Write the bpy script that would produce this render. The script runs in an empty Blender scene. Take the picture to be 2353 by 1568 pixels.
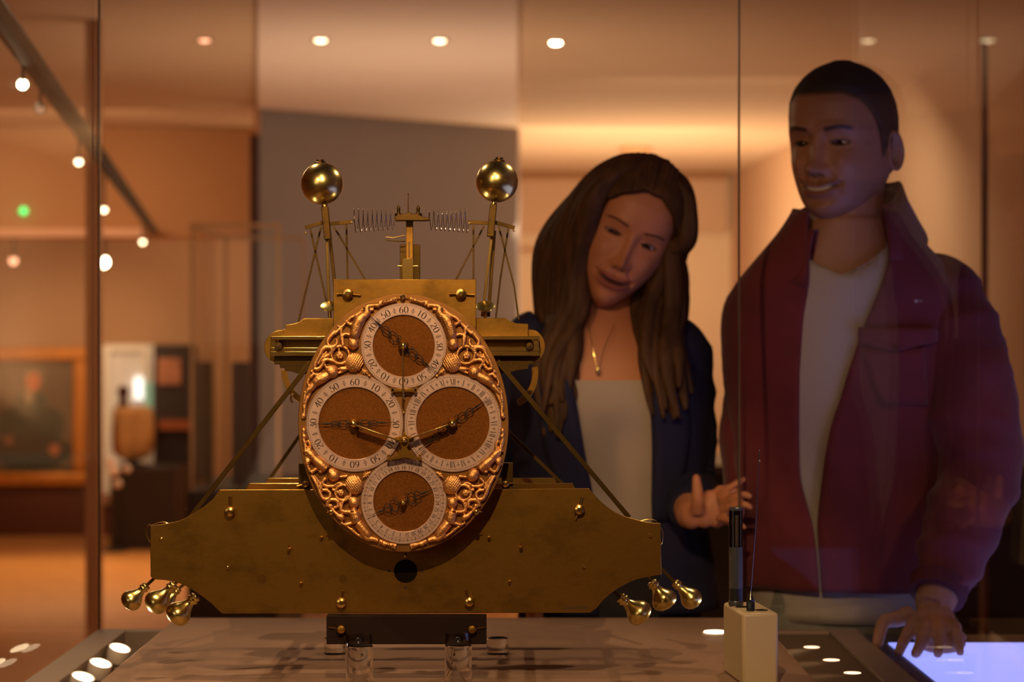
import bpy, bmesh, math, random
import numpy as np
from mathutils import Vector, Matrix, noise
random.seed(7)
PI = math.pi
SC = bpy.context.scene
COL = SC.collection
# ------------------------------------------------------------------ camera
CZ = 1.35          # camera height
F = 5098.2         # focal length in pixels of the 2353 x 1568 frame
cam = bpy.data.cameras.new('camera'); cam.lens = 78.0; cam.sensor_width = 36.0
cam.dof.use_dof = True; cam.dof.focus_distance = 2.69; cam.dof.aperture_fstop = 5.0
cam.clip_start = 0.05; cam.clip_end = 60
camo = bpy.data.objects.new('camera', cam); COL.objects.link(camo)
camo.location = (0, 0, CZ); camo.rotation_euler = (PI/2, 0, 0)
SC.camera = camo
# ------------------------------------------------------------------ world, exposure
w = bpy.data.worlds.new('world'); SC.world = w; w.use_nodes = True
w.node_tree.nodes['Background'].inputs[0].default_value = (1.0, 0.62, 0.36, 1)
w.node_tree.nodes['Background'].inputs[1].default_value = 0.02
SC.view_settings.view_transform = 'Standard'; SC.view_settings.look = 'None'
SC.view_settings.gamma = 1; SC.view_settings.use_curve_mapping = False
SC.view_settings.exposure = -0.12
SC.cycles.use_denoising = True
SC.cycles.sample_clamp_indirect = 4.0
SC.cycles.max_bounces = 10; SC.cycles.transparent_max_bounces = 24
WARM = (1.0, 0.60, 0.30)
def light(kind, loc, target, energy, color=WARM, size=0.05, angle=60, blend=0.6, sy=None):
    l = bpy.data.lights.new('lamp_light', kind); l.energy = energy; l.color = color
    if kind == 'SPOT':
        l.spot_size = math.radians(angle); l.spot_blend = blend; l.shadow_soft_size = size
    elif kind == 'AREA':
        l.size = size
        if sy: l.shape = 'RECTANGLE'; l.size_y = sy
    else: l.shadow_soft_size = size
    o = bpy.data.objects.new('lamp_light', l); COL.objects.link(o); o.location = loc
    if target is not None:
        o.rotation_euler = (Vector(target)-Vector(loc)).to_track_quat('-Z', 'Y').to_euler()
    return o
# LIGHTS on and in the display case
W1 = (1, .72, .46)
light('SPOT', (-0.05, 0.90, 2.28), (-0.13, 2.70, 1.19), 118, (1, .69, .41), 0.008, 31, .35)
light('SPOT', (-0.20, 1.98, 2.13), (-0.13, 2.68, 1.25), 16, W1, 0.012, 38, .5)
light('SPOT', (-0.58, 2.30, 2.13), (-0.46, 2.72, 1.08), 34, W1, 0.012, 44)  # added spot that brightens the left of the front plate
light('SPOT', (0.45, 3.25, 2.13), (-0.30, 2.80, 0.90), 18, W1, 0.010, 60)
light('SPOT', (-0.50, 3.25, 2.13), (0.18, 2.80, 0.90), 14, W1, 0.010, 60)
# LIGHTS of the gallery, plus added fill lights
GA = (1, .83, .60)
light('AREA', (-2.4, 11.0, 2.45), (-2.4, 12.5, 0.0), 30, (1, .72, .46), 1.2)
light('SPOT', (-3.05, 13.2, 1.95), (-3.0, 15.4, 1.05), 120, (1, .74, .46), 0.05, 50, 1.0)
light('AREA', (-2.2, 14.0, 2.40), (-2.2, 14.3, 0), 22, (1, .76, .50), 1.0)
light('SPOT', (-2.7, 13.4, 2.40), (-2.9, 12.6, 0), 240, (1, .70, .38), .08, 80, .8)  # added spot that brightens the floor of the far left bay
light('AREA', (-1.5, 6.0, 2.45), (-1.5, 6.0, 0), 19, (1, .72, .48), 1.0)
light('AREA', (0.7, 12.6, 1.0), (0.7, 13.0, 3.0), 66, GA, 1.6)
light('AREA', (0.6, 12.0, 2.45), (0.5, 14.5, 1.2), 22, GA, 1.2)
light('AREA', (0.9, 9.5, 2.40), (0.9, 10.5, 0), 22, GA, 1.0)
light('AREA', (-0.4, 8.6, 1.0), (-0.5, 9.5, 3.0), 20, (1, .80, .62), 1.4)
light('AREA', (-2.2, -1.2, 2.0), (-0.4, 2.6, 1.0), 12, GA, 1.4)  # unseen panel added behind the camera to brighten the brass at the left
light('SPOT', (-0.90, 0.60, 2.30), (0.19, 3.68, 1.44), 88, (1, .60, .36), 0.05, 17, .7)  # fill spot added for the woman's face
light('SPOT', (0.10, 0.40, 2.30), (0.56, 3.50, 1.50), 28, (1, .64, .44), 0.05, 20, .8)  # fill spot added for the man's face and chest
light('SPOT', (1.35, 2.1, 2.40), (0.72, 3.40, 1.05), 20, (1, .62, .42), 0.08, 26, 1.0)  # added spot aimed to warm the man's forearm

# ------------------------------------------------------------------ mapping from photo pixel + distance to the world
def W(px, py, d):
    return Vector(((px-1176.5)/F*d, d, CZ-(py-784)/F*d))
# ------------------------------------------------------------------ materials
def srgb(r, g, b):
    f = lambda c: (c/12.92 if c <= .04045 else ((c+.055)/1.055)**2.4)
    return (f(r/255), f(g/255), f(b/255))
def mat(name, col, rough=0.5, metal=0.0, var=0.0, vscale=8.0, vstretch=(1,1,1), bump=0.0, bscale=60.0,
        emit=None, estr=0.0, trans=0.0, ior=1.45, sss=0.0, spec=0.5, rvar=0.0, col2=None, sheen=0.0, attr=None):
    m = bpy.data.materials.new(name); m.use_nodes = True
    nt = m.node_tree; b = nt.nodes['Principled BSDF']
    b.inputs['Base Color'].default_value = (*col, 1); b.inputs['Roughness'].default_value = rough
    b.inputs['Metallic'].default_value = metal; b.inputs['IOR'].default_value = ior
    b.inputs['Transmission Weight'].default_value = trans
    b.inputs['Specular IOR Level'].default_value = spec
    if sss: b.inputs['Subsurface Weight'].default_value = sss; b.inputs['Subsurface Scale'].default_value = 0.01
    if sheen: b.inputs['Sheen Weight'].default_value = sheen
    if emit: b.inputs['Emission Color'].default_value = (*emit, 1); b.inputs['Emission Strength'].default_value = estr
    tc = nt.nodes.new('ShaderNodeTexCoord')
    mp = nt.nodes.new('ShaderNodeMapping'); mp.inputs['Scale'].default_value = vstretch
    nt.links.new(tc.outputs['Object'], mp.inputs['Vector'])
    src = None
    if attr:
        a = nt.nodes.new('ShaderNodeAttribute'); a.attribute_name = attr; src = a.outputs['Color']
        nt.links.new(src, b.inputs['Base Color'])
    if var or rvar:
        n = nt.nodes.new('ShaderNodeTexNoise'); n.inputs['Scale'].default_value = vscale
        n.inputs['Detail'].default_value = 6; n.inputs['Roughness'].default_value = .65
        nt.links.new(mp.outputs[0], n.inputs['Vector'])
        rp = nt.nodes.new('ShaderNodeMapRange'); rp.inputs[1].default_value = .36; rp.inputs[2].default_value = .64
        nt.links.new(n.outputs['Fac'], rp.inputs[0])
        if var:
            mx = nt.nodes.new('ShaderNodeMix'); mx.data_type = 'RGBA'
            c2 = col2 if col2 else tuple(c*(1-var) for c in col)
            mx.inputs[7].default_value = (*c2, 1); mx.inputs[6].default_value = (*col, 1)
            if src is not None:
                mx.blend_type = 'MULTIPLY'; nt.links.new(src, mx.inputs[6]); mx.inputs[7].default_value = (1-var,)*3+(1,)
            nt.links.new(rp.outputs[0], mx.inputs[0]); nt.links.new(mx.outputs[2], b.inputs['Base Color'])
        if rvar:
            r2 = nt.nodes.new('ShaderNodeMapRange'); r2.inputs[3].default_value = rough-rvar; r2.inputs[4].default_value = rough+rvar
            nt.links.new(n.outputs['Fac'], r2.inputs[0]); nt.links.new(r2.outputs[0], b.inputs['Roughness'])
    if bump:
        n2 = nt.nodes.new('ShaderNodeTexNoise'); n2.inputs['Scale'].default_value = bscale; n2.inputs['Detail'].default_value = 4
        nt.links.new(mp.outputs[0], n2.inputs['Vector'])
        bp = nt.nodes.new('ShaderNodeBump'); bp.inputs['Strength'].default_value = bump; bp.inputs['Distance'].default_value = 1.0/bscale*0.5
        nt.links.new(n2.outputs['Fac'], bp.inputs['Height']); nt.links.new(bp.outputs[0], b.inputs['Normal'])
    return m
def glass_mat(name, tint=(1,1,1), refl=1.0, ior=1.5):
    m = bpy.data.materials.new(name); m.use_nodes = True; nt = m.node_tree; nt.nodes.clear()
    out = nt.nodes.new('ShaderNodeOutputMaterial'); mx = nt.nodes.new('ShaderNodeMixShader')
    tr = nt.nodes.new('ShaderNodeBsdfTransparent'); tr.inputs[0].default_value = (*tint, 1)
    gl = nt.nodes.new('ShaderNodeBsdfGlossy'); gl.inputs['Roughness'].default_value = 0.0
    fr = nt.nodes.new('ShaderNodeFresnel'); fr.inputs['IOR'].default_value = ior
    mu = nt.nodes.new('ShaderNodeMath'); mu.operation = 'MULTIPLY'; mu.inputs[1].default_value = refl
    nt.links.new(fr.outputs[0], mu.inputs[0]); nt.links.new(mu.outputs[0], mx.inputs[0])
    nt.links.new(tr.outputs[0], mx.inputs[1]); nt.links.new(gl.outputs[0], mx.inputs[2]); nt.links.new(mx.outputs[0], out.inputs[0])
    return m
M = {}
M['brass'] = mat('aged_brass', (0.46, 0.235, 0.040), 0.36, 1.0, var=0.60, vscale=16, vstretch=(1,1,1.6), bump=0.05, bscale=700, rvar=.16)
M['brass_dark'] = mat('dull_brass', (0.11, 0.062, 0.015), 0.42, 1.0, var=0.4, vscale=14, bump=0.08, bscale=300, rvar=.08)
M['brass_bright'] = mat('bright_brass', (0.78, 0.52, 0.14), 0.22, 1.0, var=0.2, vscale=20, rvar=.06)
M['brass_polish'] = mat('polished_brass', (0.86, 0.68, 0.22), 0.24, 1.0, var=0.35, vscale=18, rvar=.05)
M['dialplate'] = mat('copper_toned_plate', (0.42, 0.19, 0.05), 0.40, 1.0, var=0.25, vscale=20, bump=.05, bscale=500)
M['gilt'] = mat('gilt_casting', (0.92, 0.45, 0.14), 0.42, 1.0, var=0.35, vscale=120, bump=0.9, bscale=700)
M['matted'] = mat('matted_copper_gilt', (0.20, 0.068, 0.013), 0.5, 1.0, var=0.35, vscale=400, bump=1.0, bscale=1500)
M['silver'] = mat('silvered_ring', (0.70, 0.46, 0.345), 0.42, 0.75, var=0.12, vscale=40, rvar=.05)
M['ink'] = mat('engraved_black_wax', (0.035, 0.015, 0.008), 0.6)
M['blued'] = mat('dark_blued_steel', (0.008, 0.005, 0.004), 0.5, 0.0, spec=.3)
M['steel'] = mat('spring_steel', (0.22, 0.19, 0.17), 0.22, 1.0)
M['blackblock'] = mat('dark_oxide_block', (0.016, 0.007, 0.004), 0.6, 0.0, spec=.12)
M['acrylic'] = mat('clear_acrylic', (1, .97, .93), 0.02, 0, trans=1.0, ior=1.49)
M['glass'] = glass_mat('case_glass', (0.985, 0.975, 0.95), 0.13)
M['glassedge'] = mat('dark_glass_edge', (0.10, 0.06, 0.025), 0.3)
M['plinth'] = mat('plinth_top_board', (0.27, 0.16, 0.10), 0.5, 0, var=0.08, vscale=30, spec=.15)
M['trough'] = mat('dark_trough', (0.10, 0.065, 0.04), 0.6)
M['rim'] = mat('light_case_rim', (0.24, 0.17, 0.12), 0.45)
M['white_metal'] = mat('white_lamp_body', (0.72, 0.62, 0.52), 0.4)
M['lampface'] = mat('lit_lamp_face', (1, .9, .75), 0.4, emit=(1, .80, .52), estr=9)
M['lampface_hot'] = mat('bright_lamp_face', (1, .9, .75), 0.4, emit=(1, .84, .58), estr=30)
M['lampface_mid'] = mat('reflected_lamp_face', (1, .85, .7), 0.4, emit=(1, .70, .45), estr=2.2)
M['lampface_dim'] = mat('soft_lamp_face', (1, .8, .6), 0.4, emit=(1, .60, .36), estr=1.6)
M['lampface_pink'] = mat('pink_lamp_face', (1, .8, .7), 0.4, emit=(1, .42, .25), estr=3.0)
M['lampface_off'] = mat('faint_lamp_face', (1, .8, .6), 0.4, emit=(1, .55, .33), estr=.5)
M['led'] = mat('green_led', (0, 1, .3), 0.4, emit=(0.03, 1, .22), estr=2.2)
M['ceiling'] = mat('ceiling_paint', srgb(205, 170, 135), 0.8, var=.04, vscale=2)
M['ceiling_glow'] = mat('glass_glow_ceiling', srgb(240, 215, 195), 0.8, var=.03, vscale=2)
M['wall'] = mat('warm_wall_paint', srgb(205, 165, 130), 0.8, var=.05, vscale=2)
M['wall_o'] = mat('orange_brown_wall_paint', srgb(180, 126, 82), 0.8, var=.06, vscale=2)
M['wall_cream'] = mat('cream_wall_paint', srgb(225, 195, 160), 0.8, var=.04, vscale=2)
M['dado'] = mat('dark_red_dado', srgb(92, 44, 24), 0.55, var=.1, vscale=3)
M['skirt'] = mat('pink_brown_skirting', srgb(150, 100, 72), 0.6)
M['floor'] = mat('orange_wood_floor', srgb(205, 140, 78), 0.42, var=.18, vscale=3, vstretch=(6, 1, 1))
M['greywall'] = mat('grey_partition_paint', srgb(140, 128, 124), 0.75, var=.04, vscale=3)
M['darkred'] = mat('dark_red_post', srgb(60, 20, 12), 0.5)
M['darkwood'] = mat('dark_cabinet', srgb(46, 30, 22), 0.55, var=.2, vscale=5)
M['brownstrip'] = mat('brown_strip', srgb(190, 132, 88), 0.6)
M['blackmetal'] = mat('black_track_metal', srgb(45, 38, 28), 0.5)
M['whitebox'] = mat('cream_plastic', srgb(182, 158, 118), 0.45, bump=.05, bscale=900)
M['blackplastic'] = mat('black_plastic', (0.012, 0.011, 0.010), 0.3)
M['smoked'] = mat('smoked_plastic', (0.045, 0.045, 0.045), 0.25, spec=.6)
M['smokeclear'] = glass_mat('smoked_clear_tube', (0.32, 0.30, 0.29), 1.2)
M['screen'] = mat('blue_touch_screen', (0.05, 0.06, 0.1), 0.15, emit=(0.24, 0.28, 1.0), estr=2.0, var=0)
M['tabletop'] = mat('dark_touch_table', (0.02, 0.015, 0.012), 0.35)

# ------------------------------------------------------------------ mesh builder
class MB:
    def __init__(s): s.v = []; s.f = []
    def add(s, vs, fs):
        o = len(s.v); s.v += [Vector(v) for v in vs]; s.f += [tuple(i+o for i in f) for f in fs]; return s
    def box(s, c, size, R=None):
        c = Vector(c); hx, hy, hz = size[0]/2, size[1]/2, size[2]/2
        vs = []
        for x in (-hx, hx):
            for y in (-hy, hy):
                for z in (-hz, hz):
                    p = Vector((x, y, z)); p = R @ p if R else p
                    vs.append(c+p)
        return s.add(vs, [(0,1,3,2),(4,6,7,5),(0,4,5,1),(2,3,7,6),(0,2,6,4),(1,5,7,3)])
    def bb(s, x0, x1, y0, y1, z0, z1):
        return s.box(((x0+x1)/2, (y0+y1)/2, (z0+z1)/2), (abs(x1-x0), abs(y1-y0), abs(z1-z0)))
    def tube(s, pts, rad, n=10, closed=False, flat=1.0, caps=True):
        pts = [Vector(p) for p in pts]; k = len(pts)
        rad = [rad]*k if not hasattr(rad, '__len__') else list(rad)
        up = Vector((0, 0, 1)); rings = []; prev = None
        for i, p in enumerate(pts):
            a = pts[(i-1) % k] if (closed or i > 0) else p
            b = pts[(i+1) % k] if (closed or i < k-1) else p
            t = (b-a)
            if t.length < 1e-9: t = Vector((0,0,1))
            t.normalize()
            if prev is None:
                u = t.cross(Vector((0,1,0)))
                if u.length < .1: u = t.cross(Vector((1,0,0)))
            else: u = prev - t*prev.dot(t)
            u.normalize(); prev = u; v = t.cross(u)
            rings.append([p + (u*math.cos(2*PI*j/n) + v*flat*math.sin(2*PI*j/n))*rad[i] for j in range(n)])
        vs = [q for r in rings for q in r]; fs = []
        m = k if closed else k-1
        for i in range(m):
            a = i*n; b = ((i+1) % k)*n
            for j in range(n): fs.append((a+j, a+(j+1) % n, b+(j+1) % n, b+j))
        if caps and not closed:
            fs.append(tuple(range(n-1, -1, -1))); fs.append(tuple((k-1)*n+j for j in range(n)))
        return s.add(vs, fs)
    def bar(s, a, b, wx, wy):
        # flat bar from a to b lying in XZ plane: width wx in plane, depth wy along y
        a = Vector(a); b = Vector(b); t = (b-a).normalized(); y = Vector((0,1,0))
        y = (y - t*y.dot(t)).normalized(); u = t.cross(y)
        vs = [p + u*sx*wx/2 + y*sy*wy/2 for p in (a, b) for sx, sy in ((-1,-1),(1,-1),(1,1),(-1,1))]
        return s.add(vs, [(3,2,1,0),(4,5,6,7),(0,1,5,4),(1,2,6,5),(2,3,7,6),(3,0,4,7)])
    def lathe(s, c, axis, prof, n=24):
        # prof: list of (r, h) along axis from point c
        c = Vector(c); t = Vector(axis).normalized(); u = t.orthogonal().normalized(); v = t.cross(u)
        vs = []; fs = []
        for r, h in prof:
            r = max(r, 1e-5)
            vs += [c + t*h + (u*math.cos(2*PI*j/n) + v*math.sin(2*PI*j/n))*r for j in range(n)]
        for i in range(len(prof)-1):
            for j in range(n): fs.append((i*n+j, i*n+(j+1) % n, (i+1)*n+(j+1) % n, (i+1)*n+j))
        fs.append(tuple(range(n-1, -1, -1))); fs.append(tuple((len(prof)-1)*n+j for j in range(n)))
        return s.add(vs, fs)
    def ell(s, c, r, R=None, nu=20, nv=12):
        c = Vector(c); r = (r, r, r) if not hasattr(r, '__len__') else r
        vs = []; fs = []
        for i in range(nv+1):
            ph = PI*i/nv
            rr = max(math.sin(ph), 1e-3)
            for j in range(nu):
                th = 2*PI*j/nu
                p = Vector((r[0]*rr*math.cos(th), r[1]*rr*math.sin(th), r[2]*math.cos(ph)))
                vs.append(c + (R @ p if R else p))
        for i in range(nv):
            for j in range(nu): fs.append((i*nu+j, (i+1)*nu+j, (i+1)*nu+(j+1) % nu, i*nu+(j+1) % nu))
        fs.append(tuple(range(nu))); fs.append(tuple(nv*nu+j for j in range(nu-1, -1, -1)))
        return s.add(vs, fs)
    def prism(s, poly, y0, y1):
        # poly: list of Vector (x,z used); extruded between depths y0 (front) and y1
        n = len(poly)
        vs = [Vector((p[0], y0, p[-1])) for p in poly] + [Vector((p[0], y1, p[-1])) for p in poly]
        fs = [tuple(range(n)), tuple(range(2*n-1, n-1, -1))] + [(i, i+n, (i+1) % n+n, (i+1) % n) for i in range(n)]
        return s.add(vs, fs)
    def prismz(s, poly, z0, z1):
        n = len(poly)
        vs = [Vector((p[0], p[1], z0)) for p in poly] + [Vector((p[0], p[1], z1)) for p in poly]
        fs = [tuple(range(n-1, -1, -1)), tuple(range(n, 2*n))] + [(i, (i+1) % n, (i+1) % n+n, i+n) for i in range(n)]
        return s.add(vs, fs)
    def annulus(s, c, ri, ro, y0, y1, n=96):
        c = Vector(c); vs = []; fs = []
        for r, y in ((ri, y0), (ro, y0), (ro, y1), (ri, y1)):
            vs += [Vector((c.x+r*math.sin(2*PI*j/n), y, c.z+r*math.cos(2*PI*j/n))) for j in range(n)]
        for k in range(4):
            for j in range(n): fs.append((k*n+j, k*n+(j+1) % n, ((k+1) % 4)*n+(j+1) % n, ((k+1) % 4)*n+j))
        return s.add(vs, fs)
def wloc(o):
    return Vector(o['_w']) if '_w' in o else Vector((0,0,0))
def obj(name, mb, m, parent=None, origin=None, smooth=40, bevel=0, label=None, cat=None, group=None, kind=None, recalc=True):
    me = bpy.data.meshes.new(name)
    org = wloc(parent) if parent else Vector(origin if origin else (0,0,0))
    me.from_pydata([tuple(v-org) for v in mb.v], [], mb.f)
    me.update()
    if recalc:
        bm = bmesh.new(); bm.from_mesh(me); bmesh.ops.recalc_face_normals(bm, faces=bm.faces); bm.to_mesh(me); bm.free()
    if smooth is not None:
        me.shade_smooth()
        if smooth < 170: me.set_sharp_from_angle(angle=math.radians(smooth))
    me.materials.append(m)
    o = bpy.data.objects.new(name, me); COL.objects.link(o)
    o['_w'] = tuple(org)
    if parent: o.parent = parent
    else: o.location = org
    if bevel:
        b = o.modifiers.new('edge', 'BEVEL'); b.width = bevel; b.segments = 2; b.limit_method = 'ANGLE'; b.angle_limit = math.radians(35)
    if label: o['label'] = label
    if cat: o['category'] = cat
    if group: o['group'] = group
    if kind: o['kind'] = kind
    return o
def thing(name, loc, label, cat, group=None):
    o = bpy.data.objects.new(name, None); COL.objects.link(o); o.location = loc; o['_w'] = tuple(loc)
    o.empty_display_size = .05
    o['label'] = label; o['category'] = cat
    if group: o['group'] = group
    return o
def spline(pts, k=6, closed=False):
    pts = [Vector(p) for p in pts]; n = len(pts); out = []
    if n < 3: return pts
    rng = range(n if closed else n-1)
    for i in rng:
        if closed: a, b, c, d = pts[(i-1) % n], pts[i], pts[(i+1) % n], pts[(i+2) % n]
        else: a, b, c, d = pts[max(i-1, 0)], pts[i], pts[i+1], pts[min(i+2, n-1)]
        for j in range(k):
            t = j/k
            out.append(.5*((2*b) + (c-a)*t + (2*a-5*b+4*c-d)*t*t + (3*b-a-3*c+d)*t**3))
    if not closed: out.append(pts[-1])
    return out
def lerp_list(vals, n):
    return [float(np.interp(i/(n-1)*(len(vals)-1), range(len(vals)), vals)) for i in range(n)]
def remeshed(mb, voxel, smooth_it=2, smooth_f=0.5):
    """fuse overlapping closed shapes into one skin; returns a new MB"""
    me = bpy.data.meshes.new('tmp'); me.from_pydata([tuple(v) for v in mb.v], [], mb.f)
    bm = bmesh.new(); bm.from_mesh(me); bmesh.ops.recalc_face_normals(bm, faces=bm.faces); bm.to_mesh(me); bm.free()
    o = bpy.data.objects.new('tmp', me); COL.objects.link(o)
    r = o.modifiers.new('r', 'REMESH'); r.mode = 'VOXEL'; r.voxel_size = voxel; r.adaptivity = 0
    if smooth_it:
        s = o.modifiers.new('s', 'SMOOTH'); s.factor = smooth_f; s.iterations = smooth_it
    dg = bpy.context.evaluated_depsgraph_get(); ev = o.evaluated_get(dg); m2 = ev.to_mesh()
    out = MB(); out.v = [v.co.copy() for v in m2.vertices]; out.f = [tuple(p.vertices) for p in m2.polygons]
    ev.to_mesh_clear(); bpy.data.objects.remove(o); bpy.data.meshes.remove(me)
    return out
# ================================================================== SETTING
H = 1.16; CEIL = CZ+H; YB = 15.4; YF = -3.0
def xr(y): return 1.86-0.046*(y-8.06)
def struct(name, mb, m, bevel=0, **k): return obj(name, mb, m, kind='structure', bevel=bevel, **k)
struct('floor', MB().prismz([(-4.6, YF), (xr(YF)+.1, YF), (xr(YB)+.1, YB+.2), (-4.6, YB+.2)], -0.1, 0), M['floor'])
struct('ceiling', MB().prismz([(-4.6, YF), (xr(YF)+.1, YF), (xr(YB)+.1, YB+.2), (-4.6, YB+.2)], CEIL, CEIL+.1), M['ceiling'])
struct('wall_back', MB().bb(W(700,0,YB).x, xr(YB)+.1, YB, YB+.15, 0, CEIL), M['wall_cream'])
struct('wall_rear', MB().bb(-4.6, W(700,0,YB).x-.001, YB, YB+.15, 0, CEIL), mat('tan_wall_paint', srgb(165, 124, 90), .8, var=.05, vscale=2))
struct('wall_left', MB().bb(-4.6, -4.5, YF, YB+.15, 0, CEIL), M['wall_o'])
struct('wall_right', MB().prismz([(xr(YF), YF), (xr(YB), YB), (xr(YB)+.15, YB), (xr(YF)+.15, YF)], 0, CEIL), M['wall'])
struct('wall_front', MB().bb(-4.6, xr(YF)+.1, YF-.1, YF, 0, CEIL), M['wall_o'])
# added ceiling slab: brightening by glass reflections painted on as cream
struct('trim_1', MB().prismz([W(592, 0, 3.8)[:2], W(1190, 0, 3.8)[:2], W(1190, 0, 11.6)[:2], W(592, 0, 10.75)[:2]], CEIL-.03, CEIL-.001), M['ceiling_glow'])
# bulkhead over the left bay
struct('trim_2', MB().bb(-4.5, W(590, 0, 12)[0], 12.0, 12.3, CZ+.563, CEIL), M['wall_o'])
# dark cornice recess on the back wall at the right
struct('trim_3', MB().bb(W(1150, 0, 15.3)[0], W(1672, 0, 15.3)[0], 15.22, YB, CZ+(784-412)/F*15.3, CZ+(784-400)/F*15.3), mat('cornice_brown', srgb(165, 115, 70), .7))
struct('trim_4', MB().bb(W(1100, 0, 15.3)[0], W(1672, 0, 15.3)[0], 15.33, YB, CZ+(784-535)/F*15.3, CZ+(784-412)/F*15.3), M['wall'])
struct('trim_5', MB().bb(W(1150, 0, 15.3)[0], W(1250, 0, 15.3)[0], 15.36, YB, CZ+(784-578)/F*15.3, CZ+(784-571)/F*15.3), M['brownstrip'])
# grey partition
g0 = W(594, 0, 10.78); g1 = W(1190, 0, 11.74)
pt = MB().prismz([(g0.x, g0.y), (g1.x, g1.y), (g1.x+.01, g1.y+.12), (g0.x+.02, g0.y+.12)], 0, CEIL-.03)
struct('wall_partition', pt, M['greywall'])
struct('trim_6', MB().bb(W(578, 0, 10.76)[0], W(594, 0, 10.76)[0]+.002, 10.70, 10.9, 0, CZ+(784-312)/F*10.76), M['darkred'])
struct('trim_7', MB().bb(W(586, 0, 10.76)[0], W(594, 0, 10.76)[0]+.002, 10.72, 10.9, CZ+(784-312)/F*10.76, CEIL-.001), M['brownstrip'])
# reflection band of the side glass, built as a slim brown upright
struct('trim_8', MB().bb(W(196, 0, 8)[0], W(229, 0, 8)[0], 8.0, 8.06, 0, CEIL), M['brownstrip'])
# dado and skirting of the back wall, left bay
XL = W(592, 0, YB).x
struct('trim_9', MB().bb(-4.5, XL, YB-.05, YB, 0, CZ-(1130-784)/F*YB), M['dado'])
struct('baseboard_back', MB().bb(W(228,0,YB).x, XL, YB-.09, YB-.05, CZ-(1158-784)/F*YB, CZ-(1132-784)/F*YB), M['skirt'])
# doorway at the left with a pale room beyond
dx0, dx1 = W(238, 0, YB-.06).x, W(352, 0, YB-.06).x
dz0, dz1 = CZ-(1132-784)/F*YB, CZ-(792-784)/F*YB
door = struct('door_1', MB().bb(dx0, dx1, YB-.06, YB-.02, dz0, dz1), mat('pale_doorway', srgb(215, 205, 200), .7))
obj('door_frame', MB().bb(dx0, dx0+.05, YB-.09, YB-.06, dz0, dz1), M['white_metal'], door)
obj('door_frame', MB().bb(dx1-.07, dx1-.03, YB-.09, YB-.06, dz0, dz1), M['white_metal'], door)
obj('door_frame', MB().bb(dx0+.05, dx1-.07, YB-.09, YB-.06, dz1-.05, dz1), M['white_metal'], door)
wm = mat('daylit_window_slit', (.9, .95, 1), .5, emit=(.80, .93, 1), estr=1.5)
a, b = W(309, 868, YB-.1), W(328, 918, YB-.1)
wn = struct('window_1', MB().bb(a.x, b.x, YB-.11, YB-.062, b.z, a.z), wm)
a, b = W(333, 880, YB-.1), W(350, 960, YB-.1)
struct('window_2', MB().bb(a.x, b.x, YB-.11, YB-.062, b.z, a.z), mat('green_tinted_pane', (.2, .4, .3), .3, emit=(.22, .34, .26), estr=.5))

# ------------------------------------------------------------------ portrait painting
py = YB-.02
def canvas_mat():
    m = mat('brown_painted_canvas', srgb(104, 84, 60), .45, var=.35, vscale=4); return m
f0, f1 = W(-95, 798, py), W(203, 1116, py)
pt_ = thing('portrait_painting', ((f0.x+f1.x)/2, YB, f1.z), 'large gold-framed oil portrait of a seated person in dark green on the far wall', 'painting')
t = .095
fr = MB(); 
def frame_bars(x0, x1, z0, z1, t, y0, y1):
    return [MB().bb(x0, x1, y0, y1, z1-t, z1), MB().bb(x0, x1, y0, y1, z0, z0+t), MB().bb(x0, x0+t, y0, y1, z0+t, z1-t), MB().bb(x1-t, x1, y0, y1, z0+t, z1-t)]
M['goldframe'] = mat('gold_picture_frame', srgb(205, 125, 45), .35, .3, var=.3, vscale=20)
for q in frame_bars(f0.x, f1.x, f1.z, f0.z, t, YB-.10, YB-.001): obj('frame_rail', q, M['goldframe'], pt_, bevel=.02)
cv = obj('canvas', MB().bb(f0.x+t, f1.x-t, YB-.05, YB-.02, f1.z+t, f0.z-t), canvas_mat(), pt_)
def blob(px, py_, rx, rz, c, nm):
    p = W(px, py_, YB-.055)
    s_ = YB/F
    poly = [Vector((p.x+rx*s_*math.cos(a)*(1+.08*math.sin(3*a)), 0, p.z+rz*s_*math.sin(a)*(1+.06*math.cos(2*a)))) for a in [2*PI*i/28 for i in range(28)]]
    return obj(nm, MB().prism(poly, YB-.053-blob.k, YB-.049), mat(nm+'_paint', c, .5, var=.25, vscale=8), cv)
blob.k = 0
blob(70, 985, 78, 62, srgb(44, 56, 42), 'painted_coat'); blob.k += .001
blob(70, 1040, 95, 42, srgb(32, 42, 34), 'painted_lap'); blob.k += .001
blob(72, 925, 34, 30, srgb(48, 60, 44), 'painted_shoulders'); blob.k += .001
blob(66, 908, 11, 22, srgb(150, 125, 90), 'painted_cravat'); blob.k += .001
blob(77, 868, 24, 26, srgb(125, 105, 80), 'painted_wig'); blob.k += .001
blob(77, 878, 16, 22, srgb(205, 110, 62), 'painted_face'); blob.k += .001
blob(125, 1035, 12, 14, srgb(175, 100, 60), 'painted_hand'); blob(20, 1012, 9, 10, srgb(150, 90, 60), 'painted_hand')

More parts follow.
